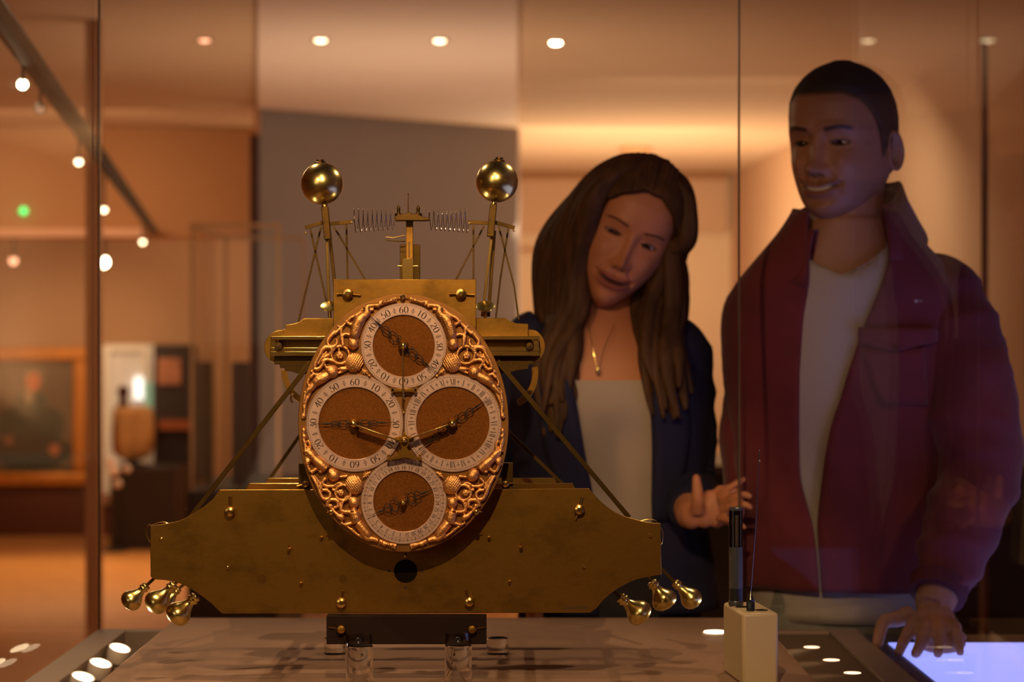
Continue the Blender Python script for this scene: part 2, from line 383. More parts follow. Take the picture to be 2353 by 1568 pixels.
# ------------------------------------------------------------------ dark display board with a small picture, far bay
a, b = W(352, 792, 15.0), W(441, 1132, 15.0)
bd = thing('display_board', ((a.x+b.x)/2, 15.1, 0), 'dark brown display board beside the pale doorway, with a small framed picture', 'display')
obj('board', MB().bb(a.x, b.x, 15.05, 15.25, 0, a.z), M['darkwood'], bd, bevel=.005)
a, b = W(361, 823, 15.0), W(413, 884, 15.0)
ob = obj('small_picture', MB().bb(a.x, b.x, 15.02, 15.05, b.z, a.z), mat('buff_picture', srgb(165, 105, 72), .6, var=.3, vscale=10), bd)
a, b = W(365, 966, 15.0), W(436, 988, 15.0)
obj('shelf', MB().bb(a.x, b.x, 14.98, 15.05, b.z, a.z), mat('orange_shelf', srgb(140, 72, 34), .5), bd)
a, b = W(272, 1072, 14.6), W(420, 1128, 14.6)
lp = obj('low_plinth', MB().bb(a.x, b.x, 14.3, 14.9, 0, a.z), M['darkwood'], origin=((a.x+b.x)/2, 14.6, 0), label='low dark brown plinth carrying the tan garment in the far bay', cat='plinth')
# garment on a stand
tx = W(305, 0, 14.6).x; s_ = 14.6/F
gt = thing('garment_on_stand', (tx, 14.6, W(0, 1072, 14.6).z), 'tan garment hung on a dark stand in front of the pale doorway', 'garment')
gm = mat('tan_cloth', srgb(190, 138, 80), .8, var=.35, vscale=7, bump=.2, bscale=20)
rings = [(935, 40, .05), (945, 46, .09), (990, 48, .11), (1035, 47, .13), (1050, 36, .12), (1060, 14, .05)]
q = MB(); n = 28; vs = []
for (y_, hw, hd) in rings:
    z_ = W(0, y_, 14.6).z
    vs += [Vector((tx+hw*s_*math.cos(2*PI*j/n), 14.6+hd*math.sin(2*PI*j/n)*(1+.12*math.sin(5*2*PI*j/n)), z_)) for j in range(n)]
fs = [(i*n+j, i*n+(j+1) % n, (i+1)*n+(j+1) % n, (i+1)*n+j) for i in range(len(rings)-1) for j in range(n)]
fs += [tuple(range(n)), tuple((len(rings)-1)*n+j for j in range(n))]
q.add(vs, fs); obj('cloth_body', q, gm, gt)
q = MB().lathe((W(283, 0, 14.6).x, 14.6, W(0, 935, 14.6).z), (0, 0, 1), [(.045, 0), (.03, .03), (.025, .06), (.04, .09), (.038, .12), (.01, .14)])
obj('head_form', q, M['darkred'], gt)
q = MB().lathe((tx, 14.6, W(0, 1072, 14.6).z), (0, 0, 1), [(.09, 0), (.09, .02), (.02, .03), (.02, .1)])
obj('stand_foot', q, M['blackmetal'], gt)
go = thing('globe_stand', (W(264, 0, 14.2).x, 14.2, 0), 'stand of small pale balls in front of the low dark plinth, far bay', 'ornament')
obj('rod', MB().lathe((W(264, 0, 14.2).x, 14.2, 0), (0, 0, 1), [(.08, 0), (.08, .015), (.012, .025), (.012, W(0, 1083, 14.2).z)], 20), M['blackmetal'], go)
for i, (px_, py_, r_) in enumerate([(262, 1083, 13), (254, 1062, 11), (292, 1078, 9), (270, 1112, 10)]):
    p = W(px_, py_, 14.2)
    obj('globe', MB().ell(p, r_*14.2/F), mat('pale_globe', srgb(240, 215, 200), .4), go)
# ------------------------------------------------------------------ far glass vitrine
vx0, vx1 = W(441, 0, 9.4).x, W(640, 0, 9.4).x
zt = W(0, 518, 9.4).z
vt = thing('glass_vitrine', ((vx0+vx1)/2, 9.8, 0), 'tall glass vitrine with thin dark edges left of the grey partition', 'display case')
M['vedge'] = mat('vitrine_edge', srgb(150, 108, 68), .5)
y0, y1 = 9.4, 10.5
for (x_, y_) in ((vx0, y0), (vx1, y0), (vx0, y1), (vx1, y1)):
    obj('frame_post', MB().bb(x_-.006, x_+.006, y_-.009, y_+.009, .55, zt), M['vedge'], vt)
obj('top_rail', MB().bb(vx0, vx1, y0-.008, y0+.008, zt-.008, zt+.008), M['vedge'], vt)
obj('top_rail', MB().bb(vx0, vx1, y1-.008, y1+.008, zt-.008, zt+.008), M['vedge'], vt)
obj('side_rail', MB().bb(vx0-.008, vx0+.008, y0, y1, zt-.008, zt+.008), M['vedge'], vt)
obj('front_pane', MB().bb(vx0, vx1, y0-.002, y0+.002, .55, zt), M['glass'], vt)
obj('side_pane', MB().bb(vx0-.002, vx0+.002, y0, y1, .55, zt), M['glass'], vt)
obj('base', MB().bb(vx0-.02, vx1, y0-.02, y1, 0, W(0, 1128, y0).z), M['darkwood'], vt, bevel=.005)
a = W(450, 832, 10.0); b = W(486, 1130, 10.0)
obj('inner_panel', MB().bb(a.x, b.x, 10.0, 10.05, W(0, 1128, y0).z, a.z), mat('olive_brown_panel', srgb(88, 66, 40), .6), vt)
a = W(532, 832, 10.0); b = W(576, 1130, 10.0)
obj('inner_panel', MB().bb(a.x, b.x, 10.0, 10.05, W(0, 1128, y0).z, a.z), mat('dark_inner_panel', srgb(66, 42, 28), .6), vt)

# ------------------------------------------------------------------ lighting tracks
def track_head(p, r, face, label, drop, cat='spotlight', group='track spotlights', aim=(0.25, -1, -.35), topz=None):
    t = thing('track_spotlight', p, label, cat, group)
    ax = Vector(aim).normalized()
    obj('stem', MB().tube([p+Vector((0, 0, r*.5)), p+Vector((0, .01, drop))], r*.28, 8), M['blackmetal'], t)
    q = MB().lathe(p - ax*r*2.6, ax, [(r*.55, 0), (r*.95, r*.5), (r, r*1.4), (r, r*2.5), (r*.9, r*2.5), (r*.88, r*2.3)], 20)
    h = obj('lamp_head', q, M['blackmetal'], t)
    q = MB().lathe(p - ax*r*.28, ax, [(r*.86, 0), (r*.86, r*.08)], 20)
    obj('lens', q, face, h)
    return t
TZ = .598
ta = W(0, 40, TZ*F/744); tb = W(352, 532, 11.95); tb.z = CZ+TZ; ta.z = CZ+TZ
dirv = (tb-ta).normalized()
ta2 = ta - dirv*1.2
tr = obj('lighting_track', MB().bar(ta2, tb, .045, .045) if False else MB().tube([ta2, tb], .024, 8), M['blackmetal'], origin=tb,
         label='long dark ceiling lighting track running diagonally at the upper left', cat='lighting track')
def on_track(py_):
    d = TZ*F/(784-py_); return d
specs = [(52, 195, 130, 17, 'lampface_hot', 'large bright spotlight hanging nearest on the diagonal track, upper left corner'),
         (92, 252, 190, 11, 'lampface_off', 'unlit spotlight second along the diagonal track, below the big bright one'),
         (181, 373, 290, 12, 'lampface', 'spotlight third along the diagonal track, left of the glass corner'),
         (239, 483, 400, 10, 'lampface', 'spotlight fourth along the diagonal track, just right of the glass corner'),
         (328, 557, 500, 10, 'lampface', 'spotlight at the far lower end of the diagonal track')]
for px_, py_, ty, rr, fm, lb in specs:
    d = on_track(ty)
    p = W(px_, py_, d); r = max(rr*d/F*.62, .012)
    track_head(p, r, M[fm], lb, CZ+TZ-p.z)
# short pale rail on the bulkhead with two lamps
ra = W(-60, 535, 11.9); rb = W(330, 537, 11.9)
obj('lighting_track', MB().bb(ra.x, rb.x, 11.9, 11.999, ra.z-.02, ra.z+.022), mat('pale_rail', srgb(215, 160, 125), .5), origin=ra,
    label='pale horizontal lighting rail fixed across the orange bulkhead at the left', cat='lighting track')
p = W(237, 603, 11.93); track_head(p, .032, M['lampface_hot'], 'very bright spotlight under the pale rail beside the glass corner', W(0, 545, 11.8).z-p.z, group='rail spotlights', aim=(.15, -1, -.1))
p = W(31, 600, 11.93); track_head(p, .024, M['lampface_pink'], 'pink-tinged spotlight at the far left under the pale rail', W(0, 545, 11.8).z-p.z, group='rail spotlights', aim=(.2, -1, -.1))
p = W(54, 485, 11.97)
o = obj('indicator_light', MB().lathe(p, (0, -1, 0), [(.012, -.02), (.021, 0), (.018, .014), (.006, .018)], 20), M['led'], origin=p, label='small round green indicator light on the orange bulkhead', cat='indicator')
# ------------------------------------------------------------------ glass reflections of downlights, added to the ceiling as lit lenses
names = ['orange reflected downlight above the left bay', 'left of the two reflected downlights above the clock', 'right of the two reflected downlights above the clock', 'brightest reflected downlight on the brown ceiling above the woman']
for i, (px_, py_) in enumerate([(470, 90), (737, 90), (1010, 91), (1277, 96)]):
    zc = CEIL-(.03 if i in (1, 2) else 0)
    d = (zc-CZ)*F/(784-py_); p = W(px_, py_, d); p.z = zc
    t = thing('reflected_downlight', p, names[i], 'downlight', 'row of reflected downlights')
    obj('trim_ring', MB().lathe(p, (0, 0, -1), [(.034, -.02), (.034, .004), (.024, .004), (.022, .0)], 24), M['rim'], t)
    obj('lens', MB().lathe(p, (0, 0, -1), [(.022, -.01), (.021, .006), (.015, .010), (.006, .012)], 20), M[['lampface_pink', 'lampface', 'lampface', 'lampface_hot'][i]], t)
p = W(1460, 347, 13.3); p.z = CEIL
o = obj('smoke_detector', MB().lathe(p, (0, 0, -1), [(.10, 0), (.10, .02), (.07, .04), (.02, .045)], 24), mat('buff_plastic', srgb(190, 140, 95), .6), origin=p, label='round smoke detector on the ceiling above the woman', cat='smoke detector')
# ------------------------------------------------------------------ dark counter in the right bay
c0 = W(1318, 1070, 7.4); 
ct = thing('display_counter', (1.1, 7.8, 0), 'long dark display counter behind the man and woman', 'counter')
obj('carcass', MB().bb(c0.x, 1.83, 7.45, 8.2, .08, c0.z-.035), M['darkwood'], ct)
obj('counter_top', MB().bb(c0.x-.02, 1.83, 7.40, 8.22, c0.z-.035, c0.z), mat('counter_top_brown', srgb(70, 46, 30), .4), ct, bevel=.004)
obj('kick_base', MB().bb(c0.x+.05, 1.80, 7.5, 8.15, 0, .08), M['blackmetal'], ct)
# tall dark cabinet edge behind the right glass: slim post
p = W(2262, 0, 5.6)
obj('glass_panel_post', MB().bb(p.x-.007, p.x+.007, 5.59, 5.61, 0, W(0, 85, 5.6).z), M['vedge'], origin=(p.x, 5.6, 0), label='slim dark upright post behind the man at the right', cat='post')
# ================================================================== DISPLAY CASE
PZ = CZ-.42                      # plinth top
RZ = CZ-.44                      # rim and glass foot
GX0, GX1, GY0, GY1 = -.637, .530, 2.22, 3.42
CT = 2.20
case = thing('display_case', (-.05, 2.85, 0), 'tall frameless glass display case enclosing the brass clock', 'display case')
obj('base_cabinet', MB().bb(GX0, GX1, GY0, GY1, 0, RZ-.075), mat('base_cabinet_brown', srgb(70, 48, 34), .6), case)
obj('trough_floor', MB().bb(GX0, GX1, GY0, GY1, RZ-.075, RZ-.072), M['trough'], case)
obj('plinth_top', MB().bb(-.508, .374, 2.28, 3.365, RZ-.072, PZ), M['plinth'], case, bevel=.001)
for nm, x0, x1, y0, y1 in (('rim_rail', GX0, GX0+.045, GY0, GY1), ('rim_rail', GX1-.045, GX1, GY0, GY1), ('rim_rail', GX0+.045, GX1-.045, GY1-.03, GY1), ('rim_rail', GX0+.045, GX1-.045, GY0, GY0+.03)):
    obj(nm, MB().bb(x0, x1, y0, y1, RZ-.072, RZ-.004), M['rim'], case, bevel=.001)
obj('roof', MB().bb(GX0, GX1, GY0-.35, GY1, CT, CT+.06), M['trough'], case)
g = .004
obj('front_pane', MB().bb(GX0, GX1, GY0-g, GY0+g, RZ-.003, CT), M['glass'], case)
obj('side_pane', MB().bb(GX0-g, GX0+g, GY0+.006, GY1-.006, RZ-.003, CT), M['glass'], case)
obj('side_pane', MB().bb(GX1-g, GX1+g, GY0+.006, GY1-.006, RZ-.003, CT), M['glass'], case)
jx = W(1698, 0, GY1).x
obj('rear_pane', MB().bb(GX0+.005, jx-.002, GY1-g, GY1+g, RZ-.003, CT), M['glass'], case)
obj('rear_pane', MB().bb(jx+.002, GX1-.005, GY1-g, GY1+g, RZ-.003, CT), M['glass'], case)
for x_, w_ in ((GX0+.001, .0022), (jx, .0024)):
    obj('edge_seal', MB().bb(x_-w_/2, x_+w_/2, GY1-.006, GY1+.006, RZ-.003, CT), M['glassedge'], case)
# trough lamps
for i, (x_, y_) in enumerate([(-.568, 3.215), (-.568, 3.065), (-.568, 2.94)]):
    t = thing('trough_uplight', (x_, y_, RZ-.0715), 'white swivel uplight in the left trough of the case, ' + ['farthest back of the three', 'middle of the three', 'nearest of the three'][i], 'uplight', 'swivel uplights in the left trough')
    ax = Vector((.30, -.25, 1)).normalized()
    top = Vector((x_, y_, RZ-.004))
    obj('lamp_body', MB().lathe(top-ax*.022, ax, [(.0145, 0), (.0165, .003), (.0165, .021), (.0145, .021), (.0140, .017)], 24), M['white_metal'], t)
    obj('lens', MB().lathe(top-ax*.0045, ax, [(.0140, 0), (.0139, .003), (.006, .004)], 24), M['lampface'], t)
    obj('bracket', MB().tube([Vector((x_, y_, RZ-.0715)), top-ax*.021], .004, 8), M['white_metal'], t)
    light('SPOT', top+ax*.004, (-.14, 2.72, 1.15), 3.0, (1, .70, .42), .014, 75, .8)
obj('trough_cover', MB().bb(.379, GX1-.047, GY0+.035, GY1-.032, RZ-.014, RZ-.008), mat('olive_brown_cover', srgb(96, 78, 54), .5), case, bevel=.001)
for i, (x_, y_) in enumerate([(.437, 3.235), (.447, 3.105), (.458, 2.985)]):  # pane reflections of the left uplights, added as glowing discs
    t = thing('reflected_uplight', (x_, y_, RZ-.008), 'small round reflected uplight on the right-hand cover, ' + ['farthest back of the three', 'middle of the three', 'nearest of the three'][i], 'uplight', 'reflected uplights on the right-hand cover')
    obj('ring', MB().lathe((x_, y_, RZ-.008), (0, 0, 1), [(.0135, 0), (.0135, .0012), (.0118, .0012)], 24), M['rim'], t)
    obj('lens', MB().lathe((x_, y_, RZ-.008), (0, 0, 1), [(.0115, .0002), (.0115, .0016), (.004, .0018)], 24), M['lampface_mid'], t)
    light('SPOT', (x_, y_, RZ), (-.14, 2.72, 1.15), 1.3, (1, .70, .42), .012, 75, .8)  # spot added at each reflected disc, lighting the clock
# round glowing disc on the plinth right of the clock
p = W(1643, 1490, 3.175); p.z = PZ
t = thing('plinth_disc', p, 'small round lit disc on the plinth half hidden behind the cream sensor box', 'uplight')
obj('ring', MB().lathe(p, (0, 0, 1), [(.0185, 0), (.0185, .003), (.0160, .003)], 28), M['white_metal'], t)
obj('lens', MB().lathe(p, (0, 0, 1), [(.0155, .001), (.0155, .0042), (.006, .0046)], 24), M['lampface'], t)

# ------------------------------------------------------------------ sensor box
A = W(1706, 1410, 2.70); tz = A.z
ex = Vector((math.cos(math.radians(6)), math.sin(math.radians(6)), 0)); ey = Vector((-ex.y, ex.x, 0))
ca = Vector((A.x, A.y, PZ))
sb = thing('sensor_box', ca+ex*.024+ey*.06, 'upright cream plastic sensor box with two dark sockets on top, right of the clock', 'data logger')
q = MB().prismz([(ca+ex*u+ey*v)[:2] for u, v in ((0, 0), (.045, 0), (.045, .118), (0, .118))], PZ, tz)
obj('housing', q, M['whitebox'], sb, bevel=.004)
def topat(u, v, dz=0): return Vector((*(ca+ex*u+ey*v)[:2], tz+dz))
for u, v, r in ((.030, .028, .008), (.0123, .062, .008)):
    obj('socket', MB().lathe(topat(u, v), (0, 0, 1), [(r, -.001), (r, .0006), (r*.8, .0006), (r*.75, .0002)], 24), M['blackplastic'], sb)
# upright probe tube
b0 = W(1691, 1391, 2.78); b0.z = tz
tb_ = thing('sensor_tube', b0, 'dark cylindrical sensor tube with a clear slotted tip standing on the cream box', 'sensor')
R_ = .0088
zt1 = W(0, 1257, 2.78).z; zt2 = W(0, 1166, 2.78).z; z3 = W(0, 1330, 2.78).z; z4 = W(0, 1352, 2.78).z
obj('tube_collar', MB().lathe(b0, (0, 0, 1), [(R_, 0), (R_+.0004, .001), (R_+.0004, .006), (R_, .0065)], 28), M['smoked'], tb_)
obj('tube_foot', MB().lathe(b0+Vector((0,0,.0065)), (0, 0, 1), [(R_*.97, 0), (R_*.97, z4-tz-.0065)], 28), M['blackplastic'], tb_)
obj('tube_body', MB().lathe(Vector((b0.x, b0.y, z4)), (0, 0, 1), [(R_, 0), (R_, zt1-z4), (R_*.95, zt1-z4)], 28), M['smoked'], tb_)
for k in range(5):
    a_ = k/5*2*PI+.4
    obj('tip_rib', MB().tube([Vector((b0.x+R_*.85*math.cos(a_), b0.y+R_*.85*math.sin(a_), zt1-.001)), Vector((b0.x+R_*.85*math.cos(a_), b0.y+R_*.85*math.sin(a_), zt2-.003))], .0013, 8), M['smoked'], tb_)
obj('tip_core', MB().tube([Vector((b0.x+.001, b0.y, zt1)), Vector((b0.x+.001, b0.y, zt2-.010))], .0022, 10), mat('white_core', srgb(225, 200, 180), .4), tb_)
obj('tip_cap', MB().lathe(Vector((b0.x, b0.y, zt2-.004)), (0, 0, 1), [(R_, 0), (R_, .003), (R_*.85, .004)], 28), M['smoked'], tb_)
obj('tip_shell', MB().lathe(Vector((b0.x, b0.y, zt1)), (0, 0, 1), [(R_*.97, 0), (R_*.97, zt2-.004-zt1)], 28), M['smokeclear'], tb_)
# thin antenna
a0 = topat(.0152, .0237)
an = thing('whip_antenna', a0, 'thin wire antenna with a black base leaning up from the cream box', 'antenna')
obj('base', MB().lathe(a0, (0, 0, 1), [(.0052, 0), (.0052, .010), (.0046, .011), (.0050, .012), (.0050, .014)], 8), M['blackplastic'], an, smooth=30)
tipw = W(1745, 1036, 2.72)
obj('ferrule', MB().lathe(a0+Vector((0,0,.014)), (0.02, 0, 1), [(.0042, 0), (.0016, .007), (.0007, .010)], 12), M['steel'], an)
obj('wire', MB().tube(spline([a0+Vector((0,0,.02)), W(1737, 1200, 2.722), tipw], 8), .00062, 8), M['steel'], an)
obj('tip_bead', MB().ell(tipw, .0010), M['steel'], an)
obj('tip_clip', MB().lathe(W(1744, 1059, 2.72), (0, 0, 1), [(.0012, -.001), (.0026, 0), (.0012, .001)], 12), M['steel'], an)

# ------------------------------------------------------------------ acrylic posts and dark block under the clock
D0 = 2.70
def post(px, d, ztop_px, lab, tongue=True, r=.0165):
    p = W(px, 0, d); z1 = W(0, ztop_px, d).z
    t = thing('acrylic_post', (p.x, d, PZ), lab, 'post', 'clear acrylic posts under the clock')
    obj('rod', MB().lathe((p.x, d, PZ), (0, 0, 1), [(r, 0), (r, z1-PZ-.001), (r-.001, z1-PZ)], 40), M['acrylic'], t, smooth=30)
    if tongue:
        q = MB(); poly = [(p.x + r*math.cos(a), d - r*math.sin(a)) for a in [math.radians(18+i*(144)/14) for i in range(15)]]
        q.prismz(poly, z1, z1+.0155)
        obj('tongue', q, M['acrylic'], t, smooth=30)
        obj('screw', MB().lathe((p.x, d-r-.0005, z1+.008), (0, -1, 0), [(.004, -.006), (.004, .001), (.003, .002), (.001, .0005)], 20), M['blackplastic'], t)
post(826, 2.695, 1484, 'front left clear acrylic post under the dark block')
post(1053, 2.695, 1482, 'front right clear acrylic post under the dark block')
post(1143, 2.98, 1466, 'rear clear acrylic post right of the dark block', tongue=False, r=.0145)
post(770, 2.98, 1466, 'rear clear acrylic post behind the dark block, at its left', tongue=False, r=.0145)
for px_ in (1143, 770):
    pass
bl = thing('support_block', (W(935, 0, 2.71).x, 2.71, W(0, 1478, 2.70).z), 'dark rectangular support block between the acrylic posts and the brass plate', 'support block')
a, b = W(752, 1413, 2.705), W(1118, 1478, 2.705)
obj('block_body', MB().bb(a.x, b.x, 2.692, 2.712, b.z, a.z), M['blackblock'], bl, bevel=.0006)
for px_, sd in ((785, -1), (1085, 1)):
    c = W(px_, 1446, 2.69)
    obj('knob', MB().lathe(c, (0, -1, 0), [(.0035, -.002), (.0055, .001), (.0060, .004), (.0045, .007), (.0015, .0078)], 24), M['brass'], bl)
    obj('pin', MB().tube([c+Vector((0, -.002, 0)), c+Vector((sd*.016, -.002, .0025))], .0006, 6), M['brass'], bl)
a, b = W(1118, 1412, 2.98), W(1167, 1466, 2.98)
# ================================================================== THE BRASS SEA CLOCK
root = thing('marine_timekeeper', (W(928, 0, D0).x, 2.85, W(0, 1412, D0).z),
             'large antique brass clock with four small dials on an oval plate and two balls', 'clock')
K = D0/F
def P2(pts, d): return [W(x, y, d) for x, y in pts]
plateL = [(505,1126),(488,1148),(468,1165),(444,1180),(428,1190),(410,1198),(380,1204),(345,1209),(346,1326),(354,1332),(380,1334),(404,1338),(425,1346),(444,1357),(466,1372),(488,1389),(500,1401),(511,1411)]
plateR = [(1356,1409),(1372,1397),(1384,1382),(1400,1367),(1418,1354),(1443,1340),(1466,1331),(1490,1326),(1520,1321),(1518,1203),(1495,1202),(1474,1198),(1434,1187),(1414,1178),(1397,1167),(1380,1153),(1366,1138),(1353,1123)]
outline = plateL+plateR
front = obj('front_plate', MB().prism(P2(outline, D0), D0, D0+.004), M['brass'], root, bevel=.0006, smooth=30)
def scaled_plate(d, dy, m, sx=1.0):
    pts = [((x-932)*sx+932, y+dy) for x, y in outline]
    z = [W(x, y, D0) for x, y in pts]
    for p in z: p.y = d
    return obj('inner_plate', MB().prism(z, d, d+.004), m, root, bevel=.0006, smooth=30)
# inner plates: slightly taller flat sections behind the front plate
def inner(x0, x1, ytop, ybot, d, ch=10, m='brass_bright'):
    pts = [(x0, ybot), (x0, ytop+ch+6), (x0+ch, ytop), (x1-ch, ytop), (x1, ytop+ch+6), (x1, ybot)]
    return obj('inner_plate', MB().prism(P2(pts, d), d, d+.004), M[m], root, bevel=.0006, smooth=30)
inner(563, 1325, 1111, 1250, 2.80)
inner(608, 1282, 1099, 1240, 2.98, 8)
# lower inner plate closing the frame below
pts = [(480,1215),(1392,1215),(1392,1330),(1330,1395),(540,1395),(480,1330)]
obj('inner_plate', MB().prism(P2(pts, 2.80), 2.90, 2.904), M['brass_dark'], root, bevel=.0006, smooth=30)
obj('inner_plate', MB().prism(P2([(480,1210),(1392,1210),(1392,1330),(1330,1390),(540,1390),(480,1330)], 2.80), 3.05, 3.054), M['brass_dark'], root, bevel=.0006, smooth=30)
for px_, py_ in ((560, 1200), (1300, 1200), (560, 1350), (1300, 1350)):
    a_ = W(px_, py_, 2.705); obj('pillar', MB().tube([a_, a_+Vector((0, .35, 0))], .006, 14), M['brass'], root)
# stains, holes and marks on the plate
def disc(px, py_, r, m, d=D0, th=.0003, nm='stain_disc'):
    c = W(px, py_, d); return obj(nm, MB().lathe(c, (0, -1, 0), [(r*K, -.0001), (r*K, th)], 40), m, front)
M['stain'] = mat('brown_stained_brass', (0.24, 0.12, 0.025), .36, 1.0)
disc(932, 1313, 27, mat('black_bore_plug', (.008, .005, .004), .85, spec=.05), nm='plugged_bore')
disc(602, 1331, 11, M['stain']); disc(788, 1330, 9, M['stain'])
holes = MB()
for px_, py_ in ((894,1313),(970,1313),(932,1351),(932,1275)):
    holes.lathe(W(px_, py_, D0), (0, -1, 0), [(3.6*K, -.0001), (3.6*K, .0003)], 16)
obj('small_hole', holes, M['ink'], front, kind='stuff')
specks = MB(); rnd = random.Random(3)
for i in range(110):
    px_, py_ = rnd.uniform(400, 1480), rnd.uniform(1140, 1400)
    if abs(px_-928) < 190 and py_ < 1270: continue
    if py_ > 1340 and (px_ < 520 or px_ > 1350): continue
    r = rnd.choice([.5, .7, .9, 1.5])*K
    specks.lathe(W(px_, py_, D0), (0, -1, 0), [(r, -.0001), (r, .00015)], 8)
obj('pit_mark', specks, M['ink'], front, kind='stuff')
# ---- fasteners
def knob(px, py_, r, d, parent, pins=(), m='brass_bright', nm='fixing_knob'):
    c = W(px, py_, d); r = r*K
    k = obj(nm, MB().lathe(c, (0, -1, 0), [(r*.8, -.001), (r*.8, .003), (r, .0045), (r, .0075), (r*.86, .009), (r*.45, .0098), (r*.38, .0092), (r*.16, .0092), (r*.14, .0080)], 32), M[m], parent)
    for (dx, dy, w_) in pins:
        e = c+Vector((dx*K, -.004, -dy*K)); v = (e-c).normalized()
        obj('taper_pin', MB().tube([c+Vector((0, -.003, 0)), e], [w_*K*.7, w_*K], 10), M['brass'] if nm != 'x' else M['steel'], k)
    return k
knob(529, 1176, 12, D0, root, [(0, -36, 3)])
knob(1331, 1171, 12, D0, root, [(6, -30, 3), (-8, 22, 2)])
knob(785, 1385, 12, D0, root, [(3, -28, 2.6)])
knob(1079, 1383, 11, D0, root, [(-9, -28, 2.4)])
knob(800, 676, 12.5, 2.735, root, [(-26, 0, 3), (30, 3, 2.6)])
knob(1059, 676, 12.5, 2.735, root, [(-27, 0, 3), (32, 2, 2.6)])
for px_, py_, L, r in ((371,1239,5,4),(665,1262,18,4),(739,1236,12,3.6),(524,1305,6,3.6),(692,1341,12,3.4),(1197,1258,16,4),(1124,1236,12,3.4),(1341,1303,6,3.4),(1494,1231,6,3.2),(1171,1337,10,3.4),(931,1278,4,3)):
    c = W(px_, py_, D0)
    s = obj('stud', MB().lathe(c, (0, -1, 0), [(r*K, -.001), (r*K, L*K*.9), (r*K*.6, L*K*1.1)], 14), M['brass_bright'], root)
    if L > 14: obj('stud_pin', MB().tube([c+Vector((0, -.006, 0)), c+Vector((0, -.006, 11*K))], 1.4*K, 8), M['brass'], s)
# wire loops at the plate's ends
for pts_ in ([(346,1248),(340,1238),(336,1222),(339,1209),(346,1205)], [(345,1209),(362,1202),(378,1200),(388,1204)], [(1470,1198),(1490,1194),(1506,1197),(1512,1202)], [(1518,1212),(1523,1225),(1522,1245),(1518,1252)]):
    obj('wire_loop', MB().tube(spline(P2(pts_, 2.712), 5), .0006, 8), M['brass_bright'], root)

# ================= text strokes
DIG = {
 '0': [[(.3+.27*math.sin(a), .5+.5*math.cos(a)) for a in [2*PI*i/26 for i in range(27)]]],
 '1': [[(.3, 0), (.3, 1)], ],
 '2': [[(.07,.74),(.1,.9),(.3,1),(.5,.88),(.52,.7),(.42,.5),(.2,.28),(.04,.04)], [(.04,.04),(.2,.1),(.38,.0),(.56,.1)]],
 '3': [[(.08,.96),(.52,.96)], [(.52,.96),(.28,.6)], [(.28,.6),(.48,.52),(.55,.32),(.48,.1),(.28,0),(.08,.06),(.06,.18)]],
 '4': [[(.44,0),(.44,1)], [(.44,1),(.02,.3)], [(.02,.3),(.6,.3)]],
 '5': [[(.54,.97),(.16,.97)], [(.16,.97),(.13,.6)], [(.13,.6),(.3,.66),(.48,.56),(.54,.34),(.47,.1),(.28,0),(.08,.06),(.06,.18)]],
 '6': [[(.5,.95),(.3,.9),(.12,.65),(.05,.34),(.12,.08),(.3,0),(.48,.08),(.54,.3),(.46,.5),(.3,.56),(.14,.46)]],
 '7': [[(.06,.8),(.08,.96),(.56,.96)], [(.56,.96),(.36,.5),(.28,0)]],
 '8': [[(.3,.54),(.13,.66),(.12,.86),(.3,1),(.47,.86),(.46,.68),(.3,.54),(.1,.4),(.06,.16),(.3,0),(.54,.16),(.5,.4),(.3,.54)]],
 '9': [[(.1,.05),(.3,.1),(.48,.35),(.55,.66),(.48,.92),(.3,1),(.12,.92),(.06,.7),(.14,.5),(.3,.44),(.46,.54)]],
}
def ribbon(mb, pts, T, thin, thick, y0, y1, sm=True):
    """flat raised stroke whose width follows its direction, like engraving"""
    if sm and len(pts) > 3: pts = [(v.x, v.y) for v in spline([(a, b, 0) for a, b in pts], 3)]
    n = len(pts); L = []; R = []
    for i in range(n):
        a = pts[max(i-1, 0)]; b = pts[min(i+1, n-1)]
        dx, dy = b[0]-a[0], b[1]-a[1]; l = math.hypot(dx, dy) or 1
        w_ = thin + (thick-thin)*abs(dy/l)**1.6
        L.append(T(pts[i][0]-dy/l*w_/2, pts[i][1]+dx/l*w_/2)); R.append(T(pts[i][0]+dy/l*w_/2, pts[i][1]-dx/l*w_/2))
    vs = [Vector((p[0], y0, p[1])) for p in L+R] + [Vector((p[0], y1, p[1])) for p in L+R]
    fs = []
    for i in range(n-1):
        fs += [(i, i+1, n+i+1, n+i), (2*n+i+1, 2*n+i, 3*n+i, 3*n+i+1), (i+1, i, 2*n+i, 2*n+i+1), (n+i, n+i+1, 3*n+i+1, 3*n+i)]
    mb.add(vs, fs)
def radial(c, ang, r):
    # returns T(u, v): u to the right of the glyph, v outward, metres, at clock angle ang
    s, co = math.sin(ang), math.cos(ang)
    return lambda u, v: (c.x + s*(r+v) + co*u, c.z + co*(r+v) - s*u)
def numeral_arabic(text, c, ang, r, h, wd, y0, y1, thin=.05, thick=.13):
    mb = MB(); adv = .72*wd; tot = adv*len(text)
    T0 = radial(c, ang, r)
    for k, ch in enumerate(text):
        off = -tot/2 + k*adv + adv/2 - .3*wd
        for st in DIG[ch]:
            # mirror-free mapping
            ribbon(mb, st, lambda u, v: T0(off+u*wd, v*h), thin, thick, y0, y1, sm=len(st) > 3)
    return mb
ROM = ['I','II','III','IIII','V','VI','VII','VIII','IX','X','XI','XII']
